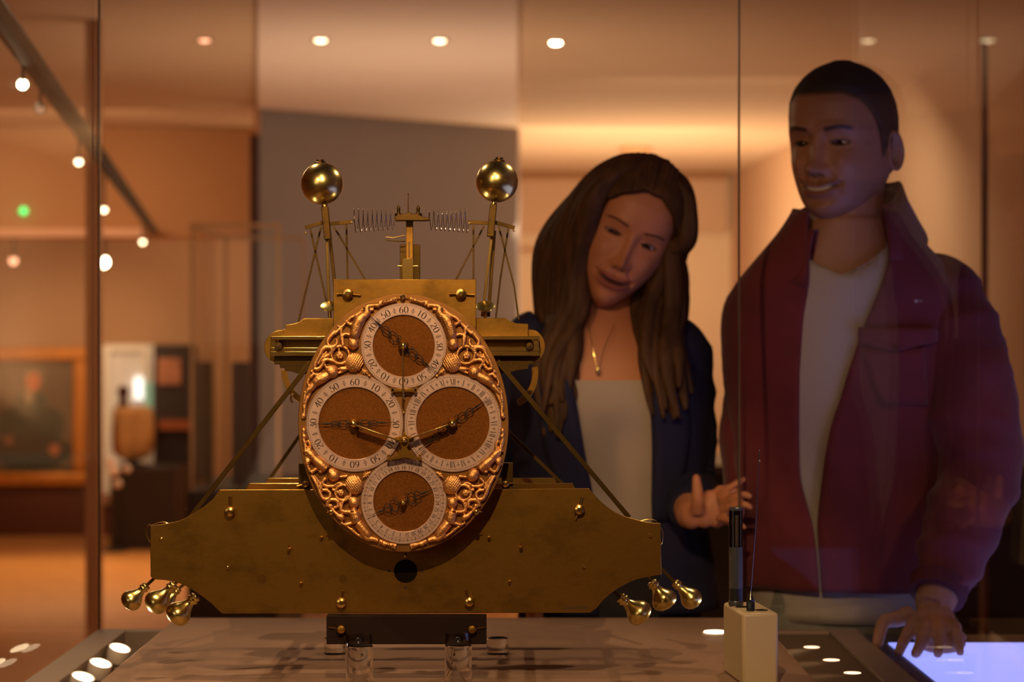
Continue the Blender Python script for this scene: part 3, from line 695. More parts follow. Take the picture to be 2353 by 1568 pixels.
def numeral_roman(text, c, ang, r, h, y0, y1):
    mb = MB(); T0 = radial(c, ang, r)
    wds = {'I': .22, 'V': .52, 'X': .52}; tot = sum(wds[ch] for ch in text)*h; x = -tot/2
    def quad(p0, p1, w_):
        dx, dy = p1[0]-p0[0], p1[1]-p0[1]; l = math.hypot(dx, dy)
        a = [T0(p0[0]-w_/2, p0[1]), T0(p0[0]+w_/2, p0[1]), T0(p1[0]+w_/2, p1[1]), T0(p1[0]-w_/2, p1[1])]
        mb.prism([Vector((q[0], 0, q[1])) for q in a], y0, y1)
    for ch in text:
        w_ = wds[ch]*h
        if ch == 'I': quad((x+w_/2, 0), (x+w_/2, h), .11*h)
        elif ch == 'V': quad((x+w_*.5, 0), (x+w_*.18, h), .11*h); quad((x+w_*.5, 0), (x+w_*.85, h), .035*h)
        else: quad((x+w_*.82, 0), (x+w_*.18, h), .11*h); quad((x+w_*.15, 0), (x+w_*.85, h), .035*h)
        x += w_
    return mb
# ================= oval dial plate
DD = 2.655
def ell_pts(cx, cy, rx, ry, n=120): return [(cx+rx*math.sin(2*PI*i/n), cy-ry*math.cos(2*PI*i/n)) for i in range(n)]
ov = MB().prism(P2(ell_pts(927, 972, 242, 297), DD), DD, DD+.005)
oval = obj('oval_dial_plate', ov, M['dialplate'], root, bevel=.0006, smooth=30)
for px_, py_ in ((800, 760), (1055, 760), (800, 1190), (1055, 1190)):
    a_ = W(px_, py_, DD+.004); obj('pillar', MB().tube([a_, a_+Vector((0, .075, 0))], .005, 12), M['brass'], root)
rings = [('top', 928, 795, 98.5, 71), ('left', 815.5, 973, 111.5, 83), ('right', 1040.5, 973, 112, 84), ('bottom', 928, 1152, 98.5, 70)]
KD = DD/F
for nm, cx, cy, ro, ri in rings:
    c = W(cx, cy, DD)
    yf = DD-.0030
    ring = obj('chapter_ring', MB().annulus(c, ri*KD, ro*KD, yf, DD), M['silver'], root, bevel=.0003, smooth=30)
    obj('dial_centre', MB().lathe(Vector((c.x, DD, c.z)), (0, -1, 0), [(ri*KD, -.0001), (ri*KD, .0004)], 72), M['matted'], root)
    y0, y1 = yf-.00012, yf+.0002
    trk = MB()
    if nm in ('top', 'left'):
        seq = ['60','10','20','30','40','50']*2
        for k, tx_ in enumerate(seq):
            a_ = math.radians(30*k)
            obj('numeral', numeral_arabic(tx_, c, a_, (ri+4.5)*KD, 15*KD, 15.5*KD, y0, y1, .035, .155), M['ink'], ring, smooth=None)
            orn = MB(); T0 = radial(c, a_+math.radians(15), (ri+5)*KD)
            for st in ([(0,0),(0,13)], [(-1,3),(-4,6),(-2,9),(0,6)], [(1,3),(4,6),(2,9),(0,6)], [(-2,10),(0,13),(2,10)], [(-3,1),(0,3),(3,1)]):
                ribbon(orn, st, lambda u, v: T0(u*KD, v*KD), .5*KD/KD, .8, y0, y1, sm=False) if False else ribbon(orn, [(p[0]*KD, p[1]*KD) for p in st], T0, .5*KD, .9*KD, y0, y1, sm=False)
            obj('engraved_flower', orn, M['ink'], ring, smooth=None)
        for k in range(120):
            a_ = 2*PI*k/120; T0 = radial(c, a_, (ro-5)*KD)
            ribbon(trk, [(0, 0), (0, 3.6*KD)], T0, .25*KD, .45*KD, y0, y1, sm=False)
        rr = ro-5.4
    elif nm == 'right':
        for k in range(24):
            a_ = math.radians(15*k)
            obj('numeral', numeral_roman(ROM[(k-1) % 12], c, a_, (ri+4)*KD, 14.5*KD, y0, y1), M['ink'], ring, smooth=None)
            crs = MB(); T0 = radial(c, a_+math.radians(7.5), (ri+11)*KD)
            ribbon(crs, [(0, -5*KD), (0, 5*KD)], T0, .7*KD, 1.0*KD, y0, y1, sm=False); ribbon(crs, [(-3.6*KD, 1*KD), (3.6*KD, 1*KD)], T0, .9*KD, .9*KD, y0, y1, sm=False)
            obj('engraved_cross', crs, M['ink'], ring, smooth=None)
        for k in range(96):
            a_ = 2*PI*k/96; T0 = radial(c, a_, (ro-6)*KD)
            ribbon(trk, [(0, 0), (0, 4.6*KD)], T0, .25*KD, .45*KD, y0, y1, sm=False)
        rr = ro-6.4
    else:
        for k in range(31):
            n_ = (16+k-1) % 31+1; a_ = 2*PI*k/31
            obj('numeral', numeral_arabic(str(n_), c, a_, (ri+3.5)*KD, 8.5*KD, 7.5*KD, y0, y1, .07, .17), M['ink'], ring, smooth=None)
            T0 = radial(c, a_, (ri+14)*KD)
            ribbon(trk, [(0, 0), (0, 11*KD)], T0, .3*KD, .5*KD, y0, y1, sm=False)
            ribbon(trk, [(0, 3*KD), (0, 8*KD)], T0, .3*KD, 1.3*KD, y0, y1, sm=False)
            T0 = radial(c, a_+PI/31, (ri+14)*KD); ribbon(trk, [(0, 0), (0, 10*KD)], T0, .2*KD, .35*KD, y0, y1, sm=False)
        rr = ro-7
        trk.annulus(c, (ri+14)*KD, (ri+14.5)*KD, y0, y1)
        trk.annulus(c, (ri+19)*KD, (ri+19.4)*KD, y0, y1)
    trk.annulus(c, rr*KD, (rr+.55)*KD, y0, y1); trk.annulus(c, (ro-1.6)*KD, (ro-1.15)*KD, y0, y1)
    if nm in ('top', 'left', 'right'):
        trk.annulus(c, (ri+2)*KD, (ri+2.35)*KD, y0, y1)
    obj('minute_track', trk, M['ink'], ring, smooth=None, kind='stuff')

# ================= hands
def clock_hand(c, tip, y, parent, wide=1.0, tail=False):
    """pierced filigree hand: open loops near the hub, a leaf and a long needle"""
    c = Vector(c); t = Vector(tip); d = (t-c); L = d.length; u = d.normalized(); n = Vector((u.z, 0, -u.x))
    mb = MB()
    def Q(a, b): return c + u*(a*L) + n*(b*L*wide)
    r = .95*KD
    mb.tube([Q(0, 0), Q(.18, 0)], r*1.3, 8, flat=.6)
    for s in (1, -1):
        mb.tube(spline([Q(.12, 0), Q(.20, .10*s), Q(.30, .12*s), Q(.36, .05*s), Q(.30, .01*s)], 5), r, 8, flat=.6)
        mb.tube(spline([Q(.34, 0), Q(.40, .085*s), Q(.48, .09*s), Q(.56, .0*s)], 5), r, 8, flat=.6)
        mb.tube(spline([Q(.22, .11*s), Q(.16, .15*s), Q(.12, .12*s)], 4), r*.8, 8, flat=.6)
    mb.tube([Q(.34, 0), Q(.56, 0), Q(.62, 0), Q(.68, 0), Q(.76, 0), Q(1, 0)], [r*.9, r*.9, r*2.6, r*1.9, r*.8, r*.35], 8, flat=.5)
    return obj('hand', mb, M['blued'], parent)
HY = DD-.0075
def hub(px, py_, r=10, y=DD):
    c = W(px, py_, y); r = r*KD
    return obj('hand_hub', MB().lathe(Vector((c.x, DD, c.z)), (0, -1, 0), [(r*.5, 0), (r*.5, .007), (r*1.05, .0075), (r*1.15, .010), (r, .0125), (r*.9, .014), (r*.75, .0175), (r*.45, .0195), (r*.12, .0202)], 32), M['brass_polish'], root)
def hp(px, py_): p = W(px, py_, DD); return Vector((p.x, HY, p.z))
for (hx, hy), tips, wd in [((928, 794), [(838, 716), (1010, 862)], .62), ((815, 973), [(716, 974), (915, 970)], .55), ((1040, 972), [(1128, 912), (956, 1040)], .6), ((928, 1153), [(1002, 1120), (846, 1186)], 1.25)]:
    h = hub(hx, hy, 10.5 if hy < 1100 else 7.5)
    for tp in tips: clock_hand(hp(hx, hy), hp(*tp), HY, h, wd)
# thin brass cocks from the centre to each hub
def cock(a, b, d=.0085):
    A_, B_ = W(*a, DD), W(*b, DD); A_.y = B_.y = DD-.018
    return obj('cock_bar', MB().bar(A_, B_, 3.4*KD, .011), M['brass_bright'], root, bevel=.0003)
cock((928, 800), (928, 914)); cock((822, 977), (918, 1011)); cock((1032, 975), (942, 1007))
c = W(929, 1012, DD-.02)
yoke = obj('centre_yoke', MB().prism([Vector((c.x+a*KD, 0, c.z-b*KD)) for a, b in [(-22,-6),(-6,-9),(0,-20),(6,-9),(22,-6),(20,4),(10,6),(6,18),(18,34),(40,42),(40,48),(14,43),(0,40),(-14,43),(-40,48),(-40,42),(-18,34),(-6,18),(-10,6),(-20,4)]], DD-.016, DD-.010), M['brass'], root, bevel=.0004)
obj('yoke_boss', MB().lathe(c, (0, -1, 0), [(7*KD, -.003), (7*KD, .002), (4*KD, .005), (1.5*KD, .006)], 20), M['brass_polish'], root)
obj('yoke_arch', MB().tube(spline(P2([(893,1058),(908,1048),(928,1045),(950,1048),(965,1058)], DD-.012), 5), 2.4*KD, 10), M['brass'], root)
obj('arch_foot', MB().box(W(893, 1052, DD-.006), (.003, .012, .008)), M['brass'], root); obj('arch_foot', MB().box(W(965, 1052, DD-.006), (.003, .012, .008)), M['brass'], root)
obj('bridge_bar', MB().bb(W(900,0,DD).x, W(958,0,DD).x, DD-.012, DD-.007, W(0,900,DD).z, W(0,893,DD).z), M['brass'], root, bevel=.0004)
obj('bridge_foot', MB().box(W(902, 897, DD-.006), (.003, .012, .006)), M['brass'], root); obj('bridge_foot', MB().box(W(956, 897, DD-.006), (.003, .012, .006)), M['brass'], root)
for px_, py_ in ((928, 908), (928, 916), (928, 948)):
    obj('small_bead', MB().ell(W(px_, py_, DD-.006), 3.0*KD), M['brass_polish'], root)
obj('bead_stem', MB().tube(P2([(928, 905), (928, 1000)], DD-.004), 1.4*KD, 8), M['brass'], root)
# dial plate screws
for px_, py_, pn in ((926, 683, [(-15, 3, 1.6), (15, 2, 1.6)]), (762, 1177, [(-11, 1, 1.5)]), (1095, 1177, [(12, -1, 1.5)])):
    knob(px_, py_, 6.0, DD-.001, root, pn, nm='dial_screw')

# ================= gilt cast mounts
def cast(pieces, mirror, nm='gilt_cast_mount'):
    mb = MB()
    def Q(p, lift=.0): 
        x = p[0] if not mirror else 2*927-p[0]
        v = W(x, p[1], DD); v.y = DD-.0035-lift; return v
    for pc in pieces:
        k = pc[0]
        if k == 't':      # tube through points with radii
            pts = [Q(p, .002) for p in pc[1]]; pts = spline(pts, 5); rr = lerp_list([r*KD for r in pc[2]], len(pts))
            mb.tube(pts, rr, 12)
        elif k == 'e':    # ellipsoid blob with lift
            (x, y), (rx, ry), ang = pc[1], pc[2], pc[3]
            R = Matrix.Rotation(math.radians(-ang if mirror else ang), 3, 'Y')
            mb.ell(Q((x, y), .002), (rx*KD, min(rx, ry)*KD*.85, ry*KD), R)
        elif k == 'r':    # ring
            (x, y), R0, r0 = pc[1], pc[2], pc[3]
            c_ = Q((x, y), .002); n = 28
            mb.tube([c_+Vector((R0*KD*math.cos(2*PI*i/n), 0, R0*KD*math.sin(2*PI*i/n))) for i in range(n)], r0*KD, 10, closed=True)
        elif k == 'f':    # flower: petals
            (x, y), R0 = pc[1], pc[2]; c_ = Q((x, y), .003)
            for i in range(6):
                a_ = 2*PI*i/6; mb.ell(c_+Vector((R0*KD*.7*math.cos(a_), 0, R0*KD*.7*math.sin(a_))), (R0*KD*.5, R0*KD*.4, R0*KD*.5))
            mb.ell(c_, (R0*.35*KD, R0*.6*KD, R0*.35*KD))
        elif k == 's':    # spiky shell: ribs across an ellipse
            (x, y), (rx, ry), ang = pc[1], pc[2], pc[3]
            a0_ = math.radians(ang if not mirror else 180-ang); c_ = Q((x, y), .001)
            ux = Vector((math.cos(a0_), 0, math.sin(a0_))); uy = Vector((-ux.z, 0, ux.x))
            mb.ell(c_, (rx*KD*.94, min(rx, ry)*KD*.5, ry*KD*.94), Matrix.Rotation(-a0_, 3, 'Y'))
            for i in range(-4, 5):
                v = i/4.6; hw = math.sqrt(max(0, 1-v*v))
                pts = [c_+ux*(rx*KD*t*hw)+uy*(ry*KD*v)+Vector((0, -min(rx, ry)*KD*.48*math.sqrt(max(0, 1-v*v-(t*hw)**2)), 0)) for t in [j/9-1 for j in range(19)]]
                mb.tube(pts, [1.5*KD+.5*KD*(j % 2) for j in range(19)], 8)
        elif k == 'x':    # star
            (x, y), R0 = pc[1], pc[2]; c_ = Q((x, y), .002)
            for i in range(7):
                a_ = 2*PI*i/7+.3; mb.tube([c_, c_+Vector((R0*KD*math.cos(a_), -.001, R0*KD*math.sin(a_)))], [1.6*KD, .5*KD], 6)
        elif k == 'b':    # bundle of stalks
            p0, p1, w_ = pc[1], pc[2], pc[3]
            a_, b_ = Q(p0, .002), Q(p1, .002); u = (b_-a_).normalized(); n_ = Vector((u.z, 0, -u.x))
            for i in range(-2, 3):
                mb.tube([a_+n_*w_*KD*i*.32, (a_+b_)/2+n_*w_*KD*i*.22+Vector((0,-.001*(2-abs(i)),0)), b_+n_*w_*KD*i*.42], 1.5*KD, 7)
            for t in (.15, .45, .75):
                m_ = a_.lerp(b_, t); mb.ell(m_, (w_*.62*KD, .003, w_*.55*KD))
    # thin backing webs that tie the casting together
    out = remeshed(mb, .00058, 1, .35)
    return obj(nm, out, M['gilt'], root, smooth=180, recalc=False)
upper = [
 ('b', (912, 688), (872, 698), 6.5), ('t', [(874,700),(862,702),(850,703),(842,706)], [3.5,5,5,6]), ('e', (868,703),(6,5),20),
 ('t', [(842,705),(844,718),(836,728)], [6.5,9,9]), ('t', [(852,712),(860,712)], [4,3]),
 ('t', [(838,724),(828,735),(820,752),(816,770),(816,780)], [9,13,13.5,12,8]),
 ('e', (813,790), (12.5,14.5), 0), ('e', (813,783), (13,8), 0),
 ('t', [(824,742),(812,747),(800,742),(797,737)], [4.5,4.5,4,4.5]), ('t', [(800,737),(808,730),(822,722),(836,710)], [3,3.5,3,3]),
 ('t', [(808,772),(797,768),(788,772),(789,784)], [4.5,4,4,4.5]), ('t', [(797,738),(792,746),(782,756),(770,768)], [3,3,4,4.5]),
 ('t', [(782,752),(776,748)], [3,1.5]), ('t', [(786,752),(785,772),(789,792),(787,798)], [3.5,4,5,4]),
 ('t', [(772,762),(762,772),(754,784),(757,795),(768,797),(775,789),(774,779)], [4.5,5,5,5,5,4.5,3.5]),
 ('t', [(764,801),(752,798),(742,804),(736,816),(729,828),(724,842),(727,848)], [5,5.5,5,5,4.5,4,3]),
 ('t', [(764,801),(761,812),(750,820),(742,822)], [5,4.5,3.5,2.5]), ('t', [(752,808),(741,822),(732,838)], [2.6,2.6,2]),
 ('r', (783,816), 20, 3.8), ('f', (782,817), 7.5), ('t', [(780,798),(780,810)], [2.5,3]),
 ('t', [(722,847),(733,848),(742,838),(746,829),(756,827),(768,830)], [4,4.5,4.5,4.5,4,4]), ('t', [(744,832),(750,843),(752,852)], [3.5,3.5,4]), ('t', [(716,852),(721,858)], [4,3]),
 ('s', (815,833), (23,21), 60), ('e', (790,848), (12,6), 0),
 ('e', (764,855), (14,15), 0), ('e', (764,848), (14.5,9), 0),
 ('t', [(755,862),(744,868),(733,874),(724,882)], [9,12,12,9]), ('t', [(740,858),(732,862),(722,860),(714,868)], [4,3.5,3.5,4]), ('t', [(714,866),(708,878),(712,888),(720,884)], [3,3,3,3]),
 ('t', [(726,880),(718,890),(710,898),(704,905)], [8,8,7,5]), ('t', [(704,900),(701,915),(699,930),(701,945),(698,958)], [5,5,3.5,4,5]), ('t', [(716,893),(711,908),(704,925),(701,940)], [4,4,3.5,3]), ('e', (699,955), (6,7), 0),
 ('x', (838,854), 10), ('e', (850,864), (4,3.5), 0), ('t', [(832,848),(846,860)], [2,2]), ('t', [(778,858),(792,852)], [3,3]), ('t', [(838,718),(846,708)], [4,4])]
lower = [
 ('e', (699,990), (5.5,7), 0), ('e', (700,1003), (6,6), 0), ('t', [(698,992),(699,1010),(703,1025),(703,1038)], [4,4.5,5,6]), ('t', [(708,1012),(714,1022),(712,1036)], [3.5,4,4]),
 ('t', [(706,1036),(716,1044),(726,1056)], [7,10,10]), ('t', [(724,1054),(738,1066),(752,1078)], [10,12.5,10]), ('e', (708,1062), (7,10), 20), ('t', [(704,1050),(707,1066),(714,1084)], [4,4.5,4]),
 ('t', [(734,1068),(727,1078),(716,1086)], [4.5,4.5,4]), ('t', [(736,1066),(748,1074),(738,1084),(735,1080)], [3.5,4,4,4]),
 ('e', (768,1093), (14,14), 0), ('e', (766,1088), (14.5,11), 30),
 ('t', [(750,1098),(742,1110),(752,1117),(768,1117)], [4.5,4.5,4.5,4]), ('t', [(768,1117),(778,1110),(788,1112)], [3.5,3.5,3]),
 ('r', (789,1132), 17.5, 3.8), ('f', (784,1132), 7), ('t', [(764,1124),(776,1130)], [3.5,3]),
 ('t', [(716,1092),(724,1104),(732,1120),(738,1136),(745,1146),(756,1146),(760,1135),(753,1127),(742,1126)], [3,4,5,5,5,5,4.5,4,3.5]), ('t', [(722,1092),(733,1106),(741,1124)], [2.5,3.5,3]),
 ('t', [(752,1164),(755,1152),(767,1148),(777,1153),(776,1164),(768,1166)], [4,4.5,4.5,4.5,4,3]), ('t', [(758,1162),(768,1174),(780,1186),(790,1194)], [4,3.5,6,4.5]), ('e', (786,1188), (7,9), -40), ('e', (761,1162), (5,5), 0),
 ('s', (815,1114), (23,20), -55), ('x', (843,1090), 10), ('t', [(834,1098),(852,1084)], [2,2]),
 ('e', (814,1155), (12,14), 0), ('e', (814,1148), (13,7), 0), ('t', [(814,1164),(814,1174)], [6,8]),
 ('t', [(815,1176),(818,1190),(820,1202)], [12,12.5,10]), ('e', (825,1180), (6.5,6.5), 0),
 ('t', [(806,1176),(794,1176),(785,1172),(786,1160),(790,1150)], [4.5,4.5,4.5,4,4]), ('t', [(826,1186),(824,1198),(808,1202),(794,1206)], [4.5,4.5,4,4]),
 ('t', [(824,1202),(836,1216),(846,1228),(846,1236)], [11,11,9,6]), ('t', [(832,1224),(844,1236),(858,1238),(870,1242)], [7,7,6,5]), ('t', [(846,1232),(852,1222)], [5,3]),
 ('t', [(808,1216),(820,1226),(834,1236)], [4,3.2,3]), ('b', (872,1244), (911,1256), 6), ('e', (884,1249), (6,6), 0), ('t', [(790,1150),(800,1140)], [3.5,3.5]), ('t', [(800,1094),(782,1096)], [4,3]), ('t', [(784,1200),(808,1216)], [2.5,3])]
cast(upper, False); cast(upper, True); cast(lower, False); cast(lower, True)

# ================= upper works
UD = 2.735
# top box plate
obj('upper_plate', MB().prism(P2([(766,728+70),(766,642),(1094,642),(1094,728+70)], UD), UD, UD+.004), M['brass'], root, bevel=.0005)
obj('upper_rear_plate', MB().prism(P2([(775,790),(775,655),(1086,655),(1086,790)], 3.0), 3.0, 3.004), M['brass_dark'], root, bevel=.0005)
# moulded cross beam
beamtop = [(645,772),(645,768),(651,766),(651,757),(656,757),(656,747),(672,745),(688,740),(698,732),(1160,731),(1172,738),(1186,743),(1214,745),(1214,768),(1214,772)]
obj('cross_beam', MB().prism(P2(beamtop+[(1214,800),(645,800)], 2.765), 2.765, 2.771), M['brass'], root, bevel=.0005, smooth=30)
def capsule(x0, x1, y0, y1, n=14):
    r = (y1-y0)/2; cy = (y0+y1)/2; out = []
    for i in range(n+1): a_ = PI/2+PI*i/n; out.append((x0+r+r*math.cos(a_), cy-r*math.sin(a_)))
    for i in range(n+1): a_ = -PI/2+PI*i/n; out.append((x1-r+r*math.cos(a_), cy-r*math.sin(a_)))
    return out
obj('end_cheek', MB().prism(P2(capsule(607, 690, 759, 838), 2.775), 2.775, 2.779), M['brass'], root, bevel=.0005, smooth=30)
obj('end_cheek', MB().prism(P2(capsule(1168, 1253, 757, 834), 2.775), 2.775, 2.779), M['brass'], root, bevel=.0005, smooth=30)
for y0_, y1_, m_ in ((773, 781, 'brass_bright'), (799, 808, 'brass_bright'), (808, 818, 'brass_bright')):
    a_, b_ = W(622, y0_, 2.745), W(1240, y1_, 2.745)
    obj('guide_rail', MB().bb(a_.x, b_.x, 2.742, 2.765, b_.z, a_.z), M[m_], root, bevel=.0005)
a_, b_ = W(640, 781, 2.76), W(1222, 800, 2.76)
obj('rail_back', MB().bb(a_.x, b_.x, 2.760, 2.764, b_.z, a_.z), M['brass_dark'], root)
for px_ in (628, 1232):
    a_, b_ = W(px_-6, 781, 2.745), W(px_+6, 800, 2.745)
    obj('rail_end', MB().bb(a_.x, b_.x, 2.744, 2.765, b_.z, a_.z), M['brass_bright'], root, bevel=.0005)
for px_ in (641, 1217):
    c = W(px_, 796, 2.742)
    s = obj('slotted_screw', MB().lathe(c, (0, -1, 0), [(9.5*K, -.004), (9.5*K, .003), (8*K, .0045), (1*K, .0048)], 28), M['brass_dark'], root)
    R = Matrix.Rotation(math.radians(-42), 3, 'Y')
    obj('screw_slot', MB().box(c+Vector((0, -.0048, 0)), (17*K, .0006, 2*K), R), M['ink'], s)
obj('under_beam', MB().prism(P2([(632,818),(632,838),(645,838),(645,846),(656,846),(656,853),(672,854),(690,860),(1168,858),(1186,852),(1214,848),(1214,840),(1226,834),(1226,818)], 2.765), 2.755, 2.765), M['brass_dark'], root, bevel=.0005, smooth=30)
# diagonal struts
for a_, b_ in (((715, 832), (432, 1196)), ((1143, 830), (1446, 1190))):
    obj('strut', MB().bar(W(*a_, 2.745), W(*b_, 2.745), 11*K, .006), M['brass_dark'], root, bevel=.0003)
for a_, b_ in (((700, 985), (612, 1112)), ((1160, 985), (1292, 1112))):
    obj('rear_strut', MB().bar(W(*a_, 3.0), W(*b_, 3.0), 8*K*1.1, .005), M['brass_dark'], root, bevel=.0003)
# rear frame pillars and side arcs
for px_ in (700, 1165):
    obj('frame_block', MB().prism(P2([(px_-12, 1130), (px_-12, 1064), (px_+14, 1064), (px_+14, 1130)], 2.715), 2.706, 2.73), M['brass_dark'], root, bevel=.0005)
    knob(703 if px_ == 700 else 1162, 1112, 8, 2.706, root, [(-20, 6, 3)] if px_ == 700 else [(24, -2, 2)], nm='block_knob')
def arc(cx, cy, R0, a0_, a1_, wd, d, m):
    n = 18; A_ = [math.radians(a0_+(a1_-a0_)*i/n) for i in range(n+1)]
    pts = [(cx+(R0+wd/2)*math.cos(a), cy-(R0+wd/2)*math.sin(a)) for a in A_] + [(cx+(R0-wd/2)*math.cos(a), cy-(R0-wd/2)*math.sin(a)) for a in reversed(A_)]
    return obj('banking_arc', MB().prism(P2(pts, d), d, d+.004), M[m], root, bevel=.0003, smooth=30)
arc(735, 850, 82, 180, 238, 14, 2.95, 'brass'); arc(1150, 858, 80, -60, 10, 14, 2.95, 'brass')
obj('lever_end', MB().tube(P2([(672, 905), (668, 916), (672, 926)], 2.94), 2.6*K, 10), M['brass_bright'], root)
# going barrel and wheels seen edge-on behind
for px_, r_, d_ in ((928, 120, 2.86), (850, 70, 2.92), (1010, 70, 2.92)):
    c = W(px_, 980, d_)
    wmb = MB().annulus(c, r_*K*.84, r_*K, d_, d_+.003, 72)
    for i in range(4):
        a_ = PI*i/4; v = Vector((math.cos(a_), 0, math.sin(a_)))
        wmb.bar(c-v*r_*K*.86+Vector((0,.0015,0)), c+v*r_*K*.86+Vector((0,.0015,0)), 7*K, .002)
    obj('train_wheel', wmb, M['brass'], root, smooth=30)
    obj('arbor', MB().tube([Vector((c.x, 2.71, c.z)), Vector((c.x, 3.0, c.z))], .004, 10), M['brass'], root)
# ---- balances
BD = 2.80; KB = BD/F
def balance(side):
    if side < 0: bc, top, joint, foot = (740, 422), (736, 374), (747, 476), (757, 728)
    else: bc, top, joint, foot = (1142, 417), (1147, 370), (1134, 470), (1108, 728)
    c = W(*bc, BD)
    ball = obj('balance_ball', MB().ell(c, 48.5*KB, nu=64, nv=40), M['brass_polish'], root, smooth=180)
    a_, b_ = W(*top, BD), W(*bc, BD); ax = (a_-b_).normalized()
    obj('ball_cap', MB().lathe(b_+ax*47.5*KB, ax, [(13*KB, -.003), (13*KB, .001), (9*KB, .0022), (9*KB, .0040), (4*KB, .0046)], 28), M['brass_dark'], ball)
    # socket rod
    j = W(*joint, BD); s0 = b_-ax*46*KB
    obj('upper_rod', MB().tube([s0, j], [6*KB, 6.5*KB], 16), M['brass_bright'], root)
    kx = 8 if side < 0 else -8
    jj = W(joint[0]+kx*.9, joint[1]+75, BD)
    obj('cross_socket', MB().bar(j+Vector((0,-.002,0)), jj+Vector((0,-.002,0)), 16*KB, .016), M['brass_dark'], root, bevel=.0008)
    for t_ in (.05, .45, .85):
        p = j.lerp(jj, t_)+Vector((-5*KB, -.0105, 0)); obj('socket_screw', MB().lathe(p, (0, -1, 0), [(2.4*KB, -.001), (2.4*KB, .001), (1*KB, .0018)], 12), M['brass_bright'], root)
    f = W(*foot, BD)
    obj('lower_rod', MB().bar(jj+Vector((-3*KB*side*-1, 0, 0)), f, 6.5*KB, .004), M['brass_bright'], root, bevel=.0004)
    f2 = W(foot[0]+(20 if side < 0 else 14), 728, BD+.03); j2 = W(joint[0]+(10 if side < 0 else 2), joint[1]+60, BD+.03)
    obj('rear_rod', MB().bar(j2, f2, 8*KB, .004), M['brass_dark'], root, bevel=.0004)
    dc = W(758 if side < 0 else 1115, 703, BD-.01)
    obj('regulating_disc', MB().lathe(dc-Vector((0, 0, .002)), (0, -.6, 1), [(16*KB, 0), (22*KB, .0012), (22.3*KB, .0022), (18*KB, .0032), (2*KB, .0034)], 36), M['brass_polish'], root)
    obj('disc_stem', MB().tube([dc-Vector((0,0,.002)), dc-Vector((0, 0, .018))], 4*KB, 12), M['brass_bright'], root)
balance(-1); balance(1)
# cross arms of the balances
def stick(a_, b_, w_, d, m='brass_dark', nm='stay'):
    return obj(nm, MB().bar(W(*a_, d), W(*b_, d), w_*KB, .004), M[m], root, bevel=.0003)
stick((701, 523), (748, 510), 9, 2.83, nm='cross_arm'); stick((752, 515), (810, 510), 9, 2.83, nm='cross_arm')
stick((1076, 511), (1130, 513), 9, 2.83, nm='cross_arm'); stick((1136, 511), (1183, 524), 9, 2.83, nm='cross_arm')
for a_, b_ in (((713, 526), (754, 712)), ((738, 522), (686, 740)), ((768, 522), (842, 648)), ((796, 516), (799, 648)), ((1088, 518), (1088, 648)), ((1112, 520), (1045, 648)), ((1146, 520), (1182, 660)), ((1182, 660), (1192, 735)), ((1168, 526), (1150, 640)), ((1150, 640), (1139, 735))):
    stick(a_, b_, 4.2, 2.86)
for px_, py_ in ((703, 536), (808, 512), (1078, 514), (1181, 530)):
    obj('arm_stud', MB().ell(W(px_, py_, 2.825), 3*KB), M['brass_bright'], root)
# lamp-like small plugs glinting on the rods
# ---- balance springs
for x0_, x1_ in ((811, 905), (984, 1076)):
    n = 9*18; pts = []
    for i in range(n+1):
        t_ = i/n; a_ = 2*PI*9*t_; r = (25 - (6 if x0_ < 900 else -6)*(t_-.5)*1.2)*KB
        c = W(x0_+(x1_-x0_)*t_, 507, 2.84)
        pts.append(c+Vector((0, r*math.cos(a_), r*math.sin(a_))))
    obj('balance_spring', MB().tube(pts, .00045, 6), M['steel'], root)
# ---- centre tower
obj('tower_front', MB().prism(P2([(924,660),(924,594),(950,594),(950,660)], 2.80), 2.80, 2.806), M['brass_bright'], root, bevel=.0005)
obj('tower_back', MB().prism(P2([(919,660),(919,562),(965,562),(965,660)], 2.84), 2.84, 2.85), M['brass_dark'], root, bevel=.0005)
obj('tower_mast', MB().prism(P2([(933,660),(933,500),(949,500),(949,660)], 2.82), 2.82, 2.826), M['brass'], root, bevel=.0005)
obj('mast_groove', MB().prism(P2([(939,592),(939,556),(941,556),(941,592)], 2.82), 2.8195, 2.8202), M['ink'], root)
for px_ in (919, 955): obj('tower_pin', MB().tube([W(px_-5, 612, 2.80), W(px_+5, 612, 2.80)], 2*KB, 8), M['brass_bright'], root)
obj('mast_yoke', MB().prism(P2([(908,508),(908,500),(926,492),(934,494),(934,490),(946,490),(946,494),(956,492),(974,500),(988,503),(988,507),(974,508)], 2.815), 2.80, 2.83), M['brass_dark'], root, bevel=.0005)
for px_ in (916, 961):
    c = W(px_, 489, 2.815)
    obj('yoke_nut', MB().lathe(c-Vector((0,0,.002)), (0, 0, 1), [(5*KB, -.004), (9*KB, -.003), (9*KB, .001), (4*KB, .0015), (3.5*KB, .006), (4.5*KB, .0075), (3*KB, .010), (1*KB, .0115)], 18), M['brass_dark'], root)
obj('mast_needle', MB().tube([W(938, 494, 2.815), W(938, 446, 2.815)], [1.6*KB, .9*KB], 8), M['brass'], root)
obj('needle_tip', MB().ell(W(938, 446, 2.815), 1.8*KB), M['brass_dark'], root)
obj('side_lever', MB().tube(P2([(931, 541), (905, 547), (886, 545)], 2.81), 1.4*KB, 8), M['brass_bright'], root)
obj('side_lever', MB().tube(P2([(931, 555), (905, 554), (886, 552)], 2.81), 1.4*KB, 8), M['brass_dark'], root)
